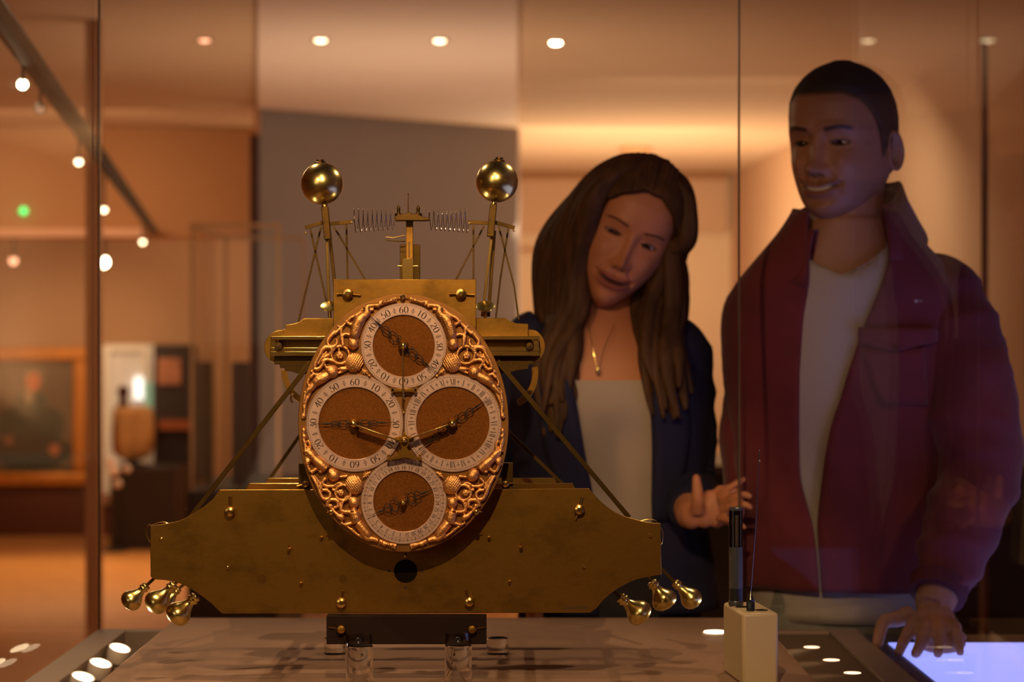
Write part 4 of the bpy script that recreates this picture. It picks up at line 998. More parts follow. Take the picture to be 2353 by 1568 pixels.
# ---- pear-shaped bobs on their rods
def bob(base, tip, r, d, m='brass_polish'):
    b_, t_ = W(*base, d), W(*tip, d); ax = (t_-b_).normalized(); q = d/F
    L = (t_-b_).length
    prof = [(r*.30, 0), (r*.42, .03*L), (r*.42, .06*L), (r*.34, .09*L), (r*.46, .13*L), (r*.46, .17*L), (r*.34, .21*L), (r*.34, .24*L), (r*.40, .30*L), (r*.52, .40*L), (r*.74, .50*L), (r*.93, .60*L), (r, .70*L), (r*.97, .80*L), (r*.82, .89*L), (r*.55, .96*L), (r*.2, .995*L), (0.001, L)]
    return obj('bob', MB().lathe(b_, ax, [(a*q if a > .01 else 1e-5, h) for a, h in prof], 40), M[m], root, smooth=180)
for base, tip, r, d, rod in [((338,1345),(287,1395),25,2.72,(356,1328)), ((402,1342),(343,1402),29,2.86,(425,1325)), ((452,1370),(392,1428),30,2.74,(490,1340)), ((412,1352),(370,1400),20,2.95,(440,1330)),
                             ((1424,1372),(1487,1424),31,2.76,(1390,1340)), ((1497,1336),(1538,1398),30,2.84,(1480,1310)), ((1550,1338),(1604,1392),25,2.92,(1512,1300))]:
    bo = bob(base, tip, r, d)
    obj('bob_rod', MB().bar(W(*rod, d), W(*base, d), 7*d/F, .004), M['brass_dark'], bo)
# ---- inventory number lettering on the plate
txt = bpy.data.curves.new('inventory_number', 'FONT'); txt.body = 'ZAA0034'; txt.size = 13*K; txt.extrude = .00006; txt.align_x = 'CENTER'
to = bpy.data.objects.new('inventory_number', txt); COL.objects.link(to)
bpy.context.view_layer.update()
me = bpy.data.meshes.new_from_object(to.evaluated_get(bpy.context.evaluated_depsgraph_get())); bpy.data.objects.remove(to)
tc_ = W(1322, 1402, D0)
q = MB(); q.v = [Vector((tc_.x+v.co.x, D0-.0001-v.co.z, tc_.z+v.co.y)) for v in me.vertices]; q.f = [tuple(p.vertices) for p in me.polygons]
obj('inventory_number', q, M['ink'], front, smooth=None, kind='stuff')
# ================================================================== TOUCH TABLE
TT = .893
tt = thing('touch_table', (.92, 3.15, 0), 'low dark interactive table with a glowing blue screen under the man\'s hand', 'table')
obj('table_body', MB().bb(.62, 1.65, 2.0, 3.40, 0, TT-.05), M['darkwood'], tt)
obj('table_top', MB().bb(.545, 1.75, 1.9, 3.47, TT-.05, TT-.002), M['tabletop'], tt, bevel=.002)
obj('screen', MB().bb(.570, 1.72, 1.95, 3.36, TT-.0019, TT), M['screen'], tt)  # unseen stretch beyond the frame added to throw blue on the man's sleeve

# ================================================================== PEOPLE
def sstep(a, b, x): t = np.clip((x-a)/(b-a), 0, 1); return t*t*(3-2*t)
G = lambda x, c, s: np.exp(-((x-c)/s)**2)
def hairmask(X, Y, Z):
    ph = np.arctan2(np.abs(X), -Y)
    L = np.interp(ph, [0, .45, .75, .95, 1.12, 1.25, 1.36, 1.50, 1.62, 1.9, 2.3, 3.2], [.073, .073, .064, .050, .030, .006, -.018, -.016, .012, -.020, -.048, -.058])
    return sstep(-.004, .004, Z-L)
def head_grid(woman=False, smile=1.0):
    nz, nt = 190, 220
    t = np.linspace(0.02, PI-.02, nz); z = .118*np.cos(t)
    zk = np.array([-.118,-.112,-.105,-.095,-.085,-.07,-.055,-.04,-.02,0,.02,.04,.06,.08,.095,.107,.114,.118])
    if woman:
        wk = np.array([.008,.017,.025,.033,.042,.052,.060,.067,.071,.072,.073,.072,.069,.062,.051,.038,.022,.008])
    else:
        wk = np.array([.010,.024,.036,.046,.052,.058,.063,.067,.070,.072,.074,.074,.071,.063,.052,.038,.023,.008])
    fk = np.array([.040,.060,.071,.078,.081,.083,.084,.083,.083,.084,.090,.092,.089,.078,.063,.045,.027,.010])
    bk = np.array([-.015,-.005,.006,.022,.035,.055,.070,.082,.092,.098,.101,.101,.098,.088,.074,.055,.033,.010])
    zd = np.linspace(-.118, .118, 400)
    def sm(k):
        v = np.interp(zd, zk, k); ker = np.exp(-(np.arange(-14, 15)/6.0)**2); ker /= ker.sum()
        vp = np.pad(v, 14, mode='edge'); return np.convolve(vp, ker, 'valid')
    w_, f_, b_ = (np.interp(z, zd, sm(k)) for k in (wk, fk, bk))
    s = np.linspace(-1, 1, nt, endpoint=False); th = PI*np.sign(s)*np.abs(s)**1.35
    TH, Z = np.meshgrid(th, z); Wd = w_[:, None]; Fd = f_[:, None]; Bd = b_[:, None]
    c, sn = np.cos(TH), np.sin(TH)
    e = np.where(c > 0, .86, 1.0)
    X = Wd*np.sign(sn)*np.abs(sn)**e
    Y = np.where(c > 0, -Fd*np.abs(c)**.92, Bd*np.abs(c))
    fr = sstep(.05, .5, c)
    ax = np.abs(X)
    D = np.zeros_like(X)
    nw = .95 if woman else 1.1; nk_ = .74 if woman else 1.0
    ramp = np.clip((.018-Z)/.056, 0, 1)
    under = 1-sstep(.040, .050, -Z)
    D += nk_*(.004+.017*ramp**1.2)*G(X, 0, .0078*nw)*np.clip((.024-Z)/.02, 0, 1)*under
    D += nk_*.010*G(X, 0, .0095*nw)*G(Z, -.036, .0095)
    D += .0075*G(ax, .0125*nw, .0058*nw)*G(Z, -.0395, .0075)
    D -= .0045*G(ax, .0065, .0035)*G(Z, -.0475, .003)
    D -= .0095*G(ax, .031, .016)*G(Z, .004, .012)
    D -= .004*G(ax, .014, .006)*G(Z, .006, .010)
    D += (.0025 if woman else .0055)*G(ax, .028, .022)*G(Z, .026, .007)
    D += (.005+.003*smile)*G(ax, .040, .016)*G(Z, -.028, .017)
    hw = .0235+.004*smile; zm = -.0685+.0075*smile*(X/.026)**2; mw = np.exp(-(X/hw)**4)
    lt = 1.25 if woman else 1.0
    D += .0048*lt*np.exp(-((Z-zm-.0050)/.0042)**2)*mw*(1-.25*G(X, 0, .003))
    D += .0062*lt*np.exp(-((Z-zm+.0075)/.0050)**2)*mw
    D -= .0052*np.exp(-((Z-zm)/.0020)**2)*mw
    D -= .003*G(X, 0, .0035)*G(Z, -.055, .005)
    D -= .004*G(ax, hw+.004, .004)*G(Z, -.0655+.006*smile, .005)
    nl = .017+(-.042-Z)*.55
    D -= (.0012+.0030*smile)*np.exp(-((ax-nl)/.0042)**2)*sstep(.034, .045, -Z)*(1-sstep(.062, .078, -Z))
    D += .0060*G(X, 0, .017)*G(Z, -.101, .012); D -= .0035*G(X, 0, .022)*G(Z, -.0865, .006)
    D -= .004*G(ax, .066, .014)*G(Z, .045, .03)
    # eyelids and the opening
    op = (.0046 if not woman else .0050)*(1-.25*smile)
    ez = .003; u = (ax-.031)/.0148
    lidw = G(ax, .031, .0135)*G(Z, ez, .0085)
    D += .0052*lidw
    inside = np.clip(1-u*u, 0, 1)
    slit = sstep(0, 1, (op*inside-np.abs(Z-ez-.0006*(ax-.031)/.01))/.0014)*(np.abs(u) < 1)
    D -= .0060*slit
    crease = np.exp(-((Z-ez-op*inside-.0042)/.0014)**2)*(np.abs(u) < 1.0)*inside
    D -= .0016*crease
    Y = Y - D*fr
    P = np.stack([X, Y, Z if woman else np.where(Z < 0, Z*.93, Z*1.05)], -1)
    # ---- skin colour, with shade of mouth gap, eye slits and nostrils painted in
    skin = np.array([.33, .155, .085]) if not woman else np.array([.56, .235, .115])
    C = np.ones(P.shape)*skin
    def mix(mask, col):
        nonlocal C
        C = C*(1-mask[..., None]) + np.array(col)*mask[..., None]
    lips = np.clip(np.exp(-((Z-zm-.0045)/.0042)**4)+np.exp(-((Z-zm+.0070)/.0052)**4), 0, 1)*np.exp(-(X/hw)**8)*fr
    mix(lips*.75, [.20, .07, .055] if not woman else [.33, .085, .075])
    mouth = np.exp(-((Z-zm)/.0032)**4)*np.exp(-(X/(hw*.96))**8)*fr
    mix(mouth*.9, [.03, .01, .008])
    if smile > .7:
        teeth = np.exp(-((Z-zm-.0004)/.0027)**4)*np.exp(-(X/(hw*.72))**8)*fr
        mix(teeth*.95, [.75, .66, .57])
    bz = .0205+.004*np.exp(-((ax-.036)/.016)**2); bt = (.0036 if not woman else .0023)
    brow = np.exp(-((Z-bz)/bt)**4)*sstep(.011, .016, ax)*(1-sstep(.046, .054, ax))*fr
    mix(brow*.9, [.030, .016, .010] if not woman else [.06, .028, .016])
    lash = np.exp(-((Z-ez-op*inside-.0004)/.0014)**2)*(np.abs(u) < 1.04)*fr
    mix(np.clip(lash, 0, 1)*.9, [.02, .01, .008])
    lash2 = np.exp(-((Z-ez+op*inside+.0004)/.0010)**2)*(np.abs(u) < 1.0)*fr
    mix(np.clip(lash2, 0, 1)*.45, [.05, .025, .018])
    mix(slit*fr, [.02, .01, .01])
    nos = G(ax, .0065, .0032)*G(Z, -.0475, .0022)*fr; mix(np.clip(nos, 0, 1)*.8, [.04, .015, .01])
    if not woman:
        hm_ = hairmask(X, Y, P[..., 2]); mix(hm_*.85, [.035, .022, .014])
        beard = sstep(.045, .065, -Z)*(1-lips)*sstep(-.35, .0, c)*.30
        must = np.exp(-((Z+.055)/.005)**4)*np.exp(-(X/.03)**4)*fr*.3
        mix(np.clip(beard*.7+must*.6, 0, .30), [.06, .035, .025])
    faces = []
    for i in range(nz-1):
        for j in range(nt):
            j2 = (j+1) % nt; faces.append((i*nt+j, (i+1)*nt+j, (i+1)*nt+j2, i*nt+j2))
    faces.append(tuple(range(nt))); faces.append(tuple((nz-1)*nt+j for j in range(nt-1, -1, -1)))
    # eye centre depth
    iy = np.argmin(np.abs(z-ez)); row = np.abs(X[iy]-.031)+10*(c[iy] < 0); jy = np.argmin(row)
    return P, C, faces, (TH, c), (nz, nt), (float(Y[iy, jy]), ez)
def rot(yaw, pitch, roll):
    # yaw>0 turns the face towards the viewer's left; pitch>0 looks down; roll>0 tips the crown to the viewer's right
    return Matrix.Rotation(math.radians(roll), 3, 'Y') @ Matrix.Rotation(math.radians(-yaw), 3, 'Z') @ Matrix.Rotation(math.radians(pitch), 3, 'X')
def colour_attr(me, cols):
    a = me.color_attributes.new('Col', 'FLOAT_COLOR', 'POINT')
    flat = np.ones((len(me.vertices), 4), dtype=np.float32); flat[:, :3] = cols; a.data.foreach_set('color', flat.ravel())
M['skin'] = mat('skin', (.4, .2, .12), .50, attr='Col', sss=.06, spec=.4, bump=.06, bscale=900)
M['iris'] = mat('dark_iris', (.03, .015, .008), .1)
M['eyewhite'] = mat('eye_white', (.36, .29, .25), .15, spec=.7)
M['buzz'] = mat('close_cropped_hair', (.028, .018, .012), .75, bump=.8, bscale=700)
M['longhair'] = mat('long_brown_hair', (.105, .050, .021), .6, var=.5, vscale=60, vstretch=(1, 1, .12), bump=.5, bscale=300, spec=.25)
def wrinkle(mb, amp, sc=(9, 9, 9), seed=0, mask=None):
    me = bpy.data.meshes.new('t'); me.from_pydata([tuple(v) for v in mb.v], [], mb.f); me.update()
    out = []
    for v in me.vertices:
        p = v.co; q = Vector((p.x*sc[0]+seed, p.y*sc[1], p.z*sc[2]))
        h = 1-abs(noise.noise(q))*2.2 + .4*noise.noise(q*2.3)
        k = mask(p) if mask else 1
        out.append(p+v.normal*(h-.6)*amp*k)
    bpy.data.meshes.remove(me); mb.v = out; return mb
def loft(rings, yaw=0, a0=None, n=64, e=.85):
    """rings: (z, cx, cy, half width, half depth[, a_from, a_to in degrees where cloth is OPEN at the front]); angle 0 = towards the camera side, + = viewer's right"""
    mb = MB(); vs = []; fs = []; cyw, syw = math.cos(math.radians(yaw)), math.sin(math.radians(yaw))
    opn = len(rings[0]) > 5
    m = n if not opn else n+1
    for rg in rings:
        z_, cx, cy, hw, hd = rg[:5]
        if opn: A0 = math.radians(rg[6]); span = 2*PI-math.radians(rg[6]-rg[5])
        else: A0 = 0; span = 2*PI
        for j in range(m):
            a = A0+span*j/n
            lx = hw*math.copysign(abs(math.sin(a))**e, math.sin(a)); ly = -hd*math.copysign(abs(math.cos(a))**e, math.cos(a))
            vs.append(Vector((cx+lx*cyw-ly*syw, cy+lx*syw+ly*cyw, z_)))
    for i in range(len(rings)-1):
        for j in range(n):
            j2 = (j+1) % m
            fs.append((i*m+j, i*m+j2, (i+1)*m+j2, (i+1)*m+j))
    if not opn:
        fs.append(tuple(range(m-1, -1, -1))); fs.append(tuple((len(rings)-1)*m+j for j in range(m)))
    return mb.add(vs, fs)
def ring_interp(keys, n):
    """keys sorted by z: smooth list of rings"""
    ks = [Vector(k[:3]) for k in keys]; out = []
    arr = np.array(keys, dtype=float); zs = np.linspace(arr[0, 0], arr[-1, 0], n)
    for z_ in zs:
        out.append(tuple([z_]+[float(np.interp(z_, arr[:, 0], arr[:, c_])) for c_ in range(1, arr.shape[1])]))
    # light smoothing
    o = np.array(out)
    for _ in range(3):
        o[1:-1, 1:] = (o[:-2, 1:]+2*o[1:-1, 1:]+o[2:, 1:])/4
    return [tuple(r) for r in o]
def hand(mb, wrist, palm_dir, palm_normal, fingers, thumb, s=1.0):
    """palm block plus five separate tapered fingers given as joint lists (world points)"""
    wrist = Vector(wrist); d = Vector(palm_dir).normalized(); nrm = Vector(palm_normal).normalized(); side = d.cross(nrm).normalized(); nrm = side.cross(d).normalized()
    R = Matrix((side, d, nrm)).transposed()
    for k, (t_, w_, th) in enumerate([(.0, .026, .019), (.022, .031, .018), (.045, .038, .016), (.068, .041, .0145), (.084, .038, .012)]):
        mb.ell(wrist+d*t_*s, (w_*s, .021*s, th*s), R, 18, 10)
    for f_, r0 in fingers:
        pts = spline([Vector(p) for p in f_], 5); mb.tube(pts, lerp_list([r0*s, r0*.98*s, r0*.86*s, r0*.76*s], len(pts)), 12); mb.ell(pts[-1], r0*.76*s)
    pts = spline([Vector(p) for p in thumb], 5); mb.tube(pts, lerp_list([.015*s, .012*s, .0105*s, .0085*s], len(pts)), 12); mb.ell(pts[-1], .0085*s)
def person(name, loc, label, hp_, hpos, hscale, hrot, woman, smile, bodymb, skin, ear=True):
    root = thing(name, loc, label, 'person')
    P, C, hf, (TH, cc), (nz, nt), (ey, ez) = head_grid(woman, smile)
    R = rot(*hrot); Rn = np.array(R); Pw = (P.reshape(-1, 3)*hscale) @ Rn.T + np.array(hpos)
    out = MB(); out.v = list(bodymb.v); nb = len(out.v); out.f = list(bodymb.f)
    out.add([Vector(p) for p in Pw], hf)
    cols = np.vstack([np.tile(np.array(skin), (nb, 1)), C.reshape(-1, 3)])
    # ears
    def loc2(p): return R @ (Vector(p)*hscale) + Vector(hpos)
    ears = MB()
    for sd in (-1, 1):
        n1, n2 = 24, 9; vs = []; fs = []
        for i in range(n1):
            a = 2*PI*i/n1
            for j in range(n2):
                q = j/(n2-1); rr = q
                ry, rz = .0165, .031*(1 if math.sin(a) > 0 else .95)
                yy = .012 + rr*ry*math.cos(a) - .004*math.sin(a); zz = -.008 + rr*rz*math.sin(a)
                lift = .004+.009*rr*max(0, math.cos(a)*.8+.3) + .0045*math.exp(-((q-.86)/.13)**2) - .006*math.exp(-((q-.45)/.25)**2)
                xx = (.070 if not woman else .066)+lift
                vs.append(loc2((sd*xx, yy, zz)))
        for i in range(n1):
            for j in range(n2-1):
                i2 = (i+1) % n1; fs.append((i*n2+j, i2*n2+j, i2*n2+j+1, i*n2+j+1))
        # back side closes towards the head
        b0 = len(vs)
        for i in range(n1):
            a = 2*PI*i/n1; vs.append(loc2((sd*.064, .010+.010*math.cos(a), -.008+.022*math.sin(a))))
        for i in range(n1): i2 = (i+1) % n1; fs.append((i*n2+n2-1, i2*n2+n2-1, b0+i2, b0+i))
        ears.add(vs, fs)
    if ear:
        out.add(ears.v, ears.f); cols = np.vstack([cols, np.tile(np.array(skin)*.92, (len(ears.v), 1))])
    body = obj('body', out, M['skin'], root, smooth=180, recalc=True)
    colour_attr(body.data, cols)
    for sd in (-1, 1):
        ctr = Vector((sd*.031, ey+.0105-.0008, ez)); e = MB().ell(loc2(ctr), .0118*hscale, nu=24, nv=16)
        eb = obj('eye', e, M['eyewhite'], root, smooth=180)
        g = Vector(hp_['gaze']); g = g.normalized()
        c_ = loc2(ctr)+g*.0118*hscale
        obj('iris', MB().lathe(c_-g*.0016, g, [(.0070*hscale, 0), (.0066*hscale, .0012), (.003*hscale, .0019), (.0001, .0021)], 20), M['iris'], eb)
    return root, body, (P, cc, (nz, nt), R, hscale, Vector(hpos), loc2)
def hair_shell(hd, mask_fn, off_fn, m, root, name='hair'):
    P, cc, (nz, nt), R, hs, hpos, loc2 = hd
    X, Y, Z = P[..., 0], P[..., 1], P[..., 2]
    msk = mask_fn(X, Y, Z, cc); off = off_fn(X, Y, Z, cc)
    nrm = P-np.array([0, .008, .0]); nrm = nrm/np.linalg.norm(nrm, axis=-1, keepdims=True)
    Q = P+nrm*off[..., None]
    Qw = (Q.reshape(-1, 3)*hs) @ np.array(R).T + np.array(hpos)
    keep = msk > .5; idx = {}; mb = MB(); vs = []
    fs = []
    for i in range(nz-1):
        for j in range(nt):
            j2 = (j+1) % nt
            if keep[i, j] and keep[i+1, j] and keep[i+1, j2] and keep[i, j2]:
                f = []
                for (a, b) in ((i, j), (i+1, j), (i+1, j2), (i, j2)):
                    k = a*nt+b
                    if k not in idx: idx[k] = len(vs); vs.append(Vector(Qw[k]))
                    f.append(idx[k])
                fs.append(tuple(f))
    top = [idx[j] for j in range(nt) if j in idx]
    if len(top) == nt: fs.append(tuple(top))
    mb.add(vs, fs); return mb
# ------------------------------------------------------------------ THE MAN
mb = MB()
mL, mR = Vector((.695, 3.565, 1.440)), Vector((.438, 3.60, 1.440))
mb2 = loft(ring_interp([(.86, .555, 3.63, .155, .105), (.95, .55, 3.63, .150, .10), (1.10, .545, 3.63, .145, .10), (1.30, .54, 3.61, .160, .108), (1.42, .54, 3.59, .165, .10), (1.48, .54, 3.58, .12, .085), (1.52, .54, 3.57, .075, .07), (1.545, .54, 3.56, .060, .062)], 24), yaw=-12)
mb.add(mb2.v, mb2.f)
mb.tube(spline([(.545, 3.59, 1.46), (.538, 3.565, 1.53), (.538, 3.565, 1.60), (.538, 3.565, 1.66)], 5), .061, 20)
lw = Vector(W(2143, 1400, 3.315)); le = Vector((.722, 3.475, 1.145))
mb.tube(spline([mL, mL.lerp(le, .5)+Vector((.008, 0, 0)), le, le.lerp(lw, .5)+Vector((.006, 0, 0)), lw], 6), lerp_list([.036, .046, .043, .042, .028], 25), 16)
rw = Vector((.412, 3.635, .955)); re = Vector((.405, 3.66, 1.18))
mb.tube(spline([mR, mR.lerp(re, .5), re, rw], 6), lerp_list([.036, .046, .043, .028], 19), 16)
def FP(px_, py_, d): return tuple(W(px_, py_, d))
# hand leaning on the screen: palm raised, fingertips down towards the viewer
zt_ = TT+.0075
def tipz(px_, d): v = W(px_, 0, d); return (v.x, v.y, zt_)
hand(mb, lw, (-.02, -.75, -.42), (0, -.42, .8), [
    ([FP(2100, 1428, 3.27), FP(2088, 1452, 3.245), FP(2074, 1480, 3.225), tipz(2066, 3.205)], .0098),
    ([FP(2128, 1434, 3.255), FP(2122, 1460, 3.23), FP(2112, 1488, 3.205), tipz(2104, 3.19)], .0100),
    ([FP(2160, 1434, 3.255), FP(2160, 1460, 3.23), FP(2158, 1488, 3.205), tipz(2155, 3.19)], .0096),
    ([FP(2188, 1430, 3.265), FP(2197, 1452, 3.24), FP(2203, 1478, 3.22), tipz(2206, 3.205)], .0086)],
    [FP(2092, 1412, 3.30), FP(2060, 1424, 3.285), FP(2030, 1432, 3.27), (W(2016, 0, 3.245).x, 3.245, zt_+.006)], 1.0)
hand(mb, rw, (0, -.05, -1), (-1, 0, 0), [([(rw.x+.0, rw.y-.03+.02*i, rw.z-.07), (rw.x+.004, rw.y-.032+.021*i, rw.z-.11), (rw.x+.01, rw.y-.032+.021*i, rw.z-.13), (rw.x+.018, rw.y-.03+.02*i, rw.z-.145)], .009) for i in range(4)], [(rw.x+.0, rw.y-.028, rw.z-.02), (rw.x+.01, rw.y-.045, rw.z-.045), (rw.x+.013, rw.y-.05, rw.z-.065), (rw.x+.015, rw.y-.05, rw.z-.08)])
for sx, fx in ((.475, .460), (.635, .665)):
    mb.tube(spline([(sx, 3.63, .90), (sx-.003, 3.64, .70), (fx+.002, 3.63, .50), (fx, 3.655, .30), (fx, 3.67, .09)], 5), lerp_list([.085, .078, .058, .052, .036], 21), 16)
    mb.ell((fx, 3.62, .045), (.042, .12, .040))
mbody = remeshed(mb, .0036, 2, .5)
hposm = Vector((.530, 3.555, 1.661))
mskin = (.33, .155, .085)
man, mbd, mh = person('person', (.55, 3.63, 0), 'man with cropped dark hair in a burgundy overshirt leaning a hand on the blue screen', {'gaze': (-.72, -.62, -.32)}, hposm, 1.085, (34, 3, 1), False, 1.0, mbody, mskin)
def mm(X, Y, Z, cc):
    return (hairmask(X, Y, Z-.004) > .6).astype(float)
hm = hair_shell(mh, mm, lambda X, Y, Z, cc: .0030*hairmask(X, Y, Z-.010), M['buzz'], man)
h = obj('hair', hm, M['buzz'], man, smooth=180); sd_ = h.modifiers.new('t', 'SOLIDIFY'); sd_.thickness = .0035; sd_.offset = -1
# T-shirt
M['tee'] = mat('off_white_cotton', srgb(168, 158, 146), .85, bump=.15, bscale=60)
M['burg'] = mat('burgundy_corduroy', srgb(108, 38, 44), .85, var=.25, vscale=14, bump=.25, bscale=300, sheen=.15)
M['burgseam'] = mat('burgundy_seam', srgb(80, 27, 33), .85)
def vneck(rgs, yaw, cx, cy, zf, zs, halfang):
    # close the loft's top ring along a V: lower the vertices near the front
    mb_ = loft(rgs, yaw=yaw, n=72); return mb_
tr_ = ring_interp([(.90, .553, 3.63, .165, .118), (1.10, .545, 3.63, .158, .112), (1.30, .54, 3.61, .172, .120), (1.42, .54, 3.588, .172, .112), (1.48, .54, 3.578, .13, .097), (1.52, .54, 3.568, .088, .082), (1.545, .54, 3.562, .074, .075)], 40)
n_ = 72; q = MB(); vs = []; ya = math.radians(-14)
for k, rg in enumerate(tr_):
    for j in range(n_):
        a = 2*PI*j/n_; aa = abs((a+PI) % (2*PI)-PI)      # 0 at front
        ztop = 1.452+.085*min(1, aa/math.radians(62))
        z_ = min(rg[0], ztop)
        # take ring dimensions at the clamped height
        zz = np.array([r[0] for r in tr_]); d_ = [float(np.interp(z_, zz, [r[c_] for r in tr_])) for c_ in range(1, 5)]
        lx = d_[2]*math.copysign(abs(math.sin(a))**.85, math.sin(a)); ly = -d_[3]*math.copysign(abs(math.cos(a))**.85, math.cos(a))
        vs.append(Vector((d_[0]+lx*math.cos(ya)-ly*math.sin(ya), d_[1]+lx*math.sin(ya)+ly*math.cos(ya), z_)))
fs = [(i*n_+j, i*n_+(j+1) % n_, (i+1)*n_+(j+1) % n_, (i+1)*n_+j) for i in range(len(tr_)-1) for j in range(n_)]
q.add(vs, fs); wrinkle(q, .003, (14, 14, 7), 3)
ts = obj('t_shirt', q, M['tee'], man, smooth=180); s_ = ts.modifiers.new('t', 'SOLIDIFY'); s_.thickness = .002; s_.offset = 1
# overshirt body panels, open at the front
jk = ring_interp([
 (.952, .560, 3.635, .190, .140, -10, -9), (1.00, .556, 3.635, .186, .136, -10, -9), (1.06, .550, 3.635, .182, .133, -11, -9), (1.13, .548, 3.635, .182, .133, -17, -6), (1.20, .545, 3.63, .182, .134, -17, -3),
 (1.30, .542, 3.62, .190, .138, -15, 4), (1.38, .540, 3.61, .194, .134, -13, 11), (1.42, .540, 3.60, .188, .126, -12, 16), (1.455, .540, 3.59, .165, .118, -13, 22), (1.49, .540, 3.585, .135, .107, -18, 31), (1.525, .540, 3.58, .104, .096, -26, 42), (1.555, .540, 3.577, .086, .088, -34, 54)], 54)
q = loft(jk, yaw=-14, n=110, e=.88); wrinkle(q, .007, (8, 8, 3.2), 1, lambda p: 1 if p.z < 1.42 else .35)
jacket = obj('overshirt', q, M['burg'], man, smooth=180); s_ = jacket.modifiers.new('t', 'SOLIDIFY'); s_.thickness = .005; s_.offset = 1
# collar: stands behind the neck and folds outward
cr = [(1.530, .540, 3.577, .092, .092, -32, 50), (1.575, .540, 3.574, .084, .088, -30, 47), (1.603, .540, 3.572, .080, .086, -28, 45), (1.606, .540, 3.572, .087, .093, -28, 45), (1.585, .540, 3.574, .095, .102, -28, 43), (1.553, .540, 3.577, .110, .112, -26, 39), (1.527, .540, 3.58, .126, .120, -24, 34)]
q = loft(cr, yaw=-14, n=80, e=.92)
for v in q.v:
    fr_ = max(0, min(1, (3.60-v.y)/.12)); v.z -= .050*fr_ + .045*max(0, min(1, (.545-v.x)/.07))
wrinkle(q, .0015, (12, 12, 12), 5)
c_ = obj('collar', q, M['burg'], jacket, smooth=180); s_ = c_.modifiers.new('t', 'SOLIDIFY'); s_.thickness = .004; s_.offset = 1
# sleeves
def sleeve(pts, rad, seed, parent, m, amp=.008, n=28, sc=(7, 7, 16)):
    P_ = spline(pts, 14); rr = lerp_list(rad, len(P_)); q = MB().tube(P_, rr, n, caps=True); wrinkle(q, amp, sc, seed)
    return obj('sleeve', q, m, parent, smooth=60)
lc = le.lerp(lw, .86)
sleeve([mL+Vector((-.06, .015, .010)), mL+Vector((-.018, .005, -.006)), mL+Vector((.006, 0, -.05)), mL.lerp(le, .5)+Vector((.012, 0, 0)), le+Vector((.008, .006, 0)), le.lerp(lw, .45)+Vector((.008, 0, 0)), lc], [.040, .062, .072, .072, .069, .058, .044], 2, jacket, M['burg'], .010)
sleeve([mR+Vector((.06, .015, .010)), mR+Vector((.018, .005, -.006)), mR+Vector((-.006, 0, -.05)), mR.lerp(re, .5), re, rw.lerp(re, .12)], [.040, .062, .070, .068, .062, .046], 9, jacket, M['burg'], .008)
q = MB().tube([lc.lerp(lw, -.25), lc.lerp(lw, .35)], [.0455, .0425], 28); wrinkle(q, .0015, (20, 20, 20), 4); obj('cuff', q, M['burgseam'], jacket, smooth=60)
# chest pocket with pointed flap (sits on the panel surface)
def jsurf(px_, py_, off=.006):
    # point of the overshirt front under a picture position, found on the loft ellipse
    best = None
    for rg in jk:
        pass
    z0 = CZ-(py_-784)/F*3.48
    zz = [r[0] for r in jk]; d_ = [float(np.interp(z0, zz, [r[c] for r in jk])) for c in range(1, 5)]
    for k in range(-80, 81):
        a = math.radians(k)
        lx = d_[2]*math.copysign(abs(math.sin(a))**.88, math.sin(a)); ly = -d_[3]*abs(math.cos(a))**.88
        p = Vector((d_[0]+lx*math.cos(ya)-ly*math.sin(ya), d_[1]+lx*math.sin(ya)+ly*math.cos(ya), z0))
        sx = 1176.5+p.x/p.y*F
        if best is None or abs(sx-px_) < best[0]: best = (abs(sx-px_), p, a)
    p, a = best[1], best[2]; n_v = Vector((math.sin(a)*math.cos(ya)+math.cos(a)*math.sin(ya), math.sin(a)*math.sin(ya)-math.cos(a)*math.cos(ya), 0)).normalized()
    return p+n_v*off
def patch(grid, name, off=.011, thick=.0035, parent=None, m=None):
    R_ = len(grid); C_ = len(grid[0]); vs = [jsurf(x, y, off) for row in grid for x, y in row]
    fs = [(i*C_+j, i*C_+j+1, (i+1)*C_+j+1, (i+1)*C_+j) for i in range(R_-1) for j in range(C_-1)]
    o = obj(name, MB().add(vs, fs), m or M['burg'], parent or jacket, smooth=180); s_ = o.modifiers.new('t', 'SOLIDIFY'); s_.thickness = thick; s_.offset = 0
    return o
N_ = 9
def row(x0, x1, yf): return [(x0+(x1-x0)*i/(N_-1), yf(i/(N_-1))) for i in range(N_)]
patch([row(1975+8*k, 2118+1*k, lambda t, k=k: 800+22*k) for k in range(7)], 'chest_pocket', .0085, .003)
pf = patch([row(1972, 2140, lambda t, k=k: 752+4*t+k*(6+ (18-14*abs(2*t-.9)) *.45)) for k in range(5)], 'pocket_flap', .0125, .004)
obj('button', MB().lathe(jsurf(2048, 800, .017), (-.3, -1, 0), [(.005, -.001), (.005, .001), (.003, .0012)], 16), M['burgseam'], pf)
for k, y_ in enumerate((700, 800, 900, 1000, 1100)):
    pass
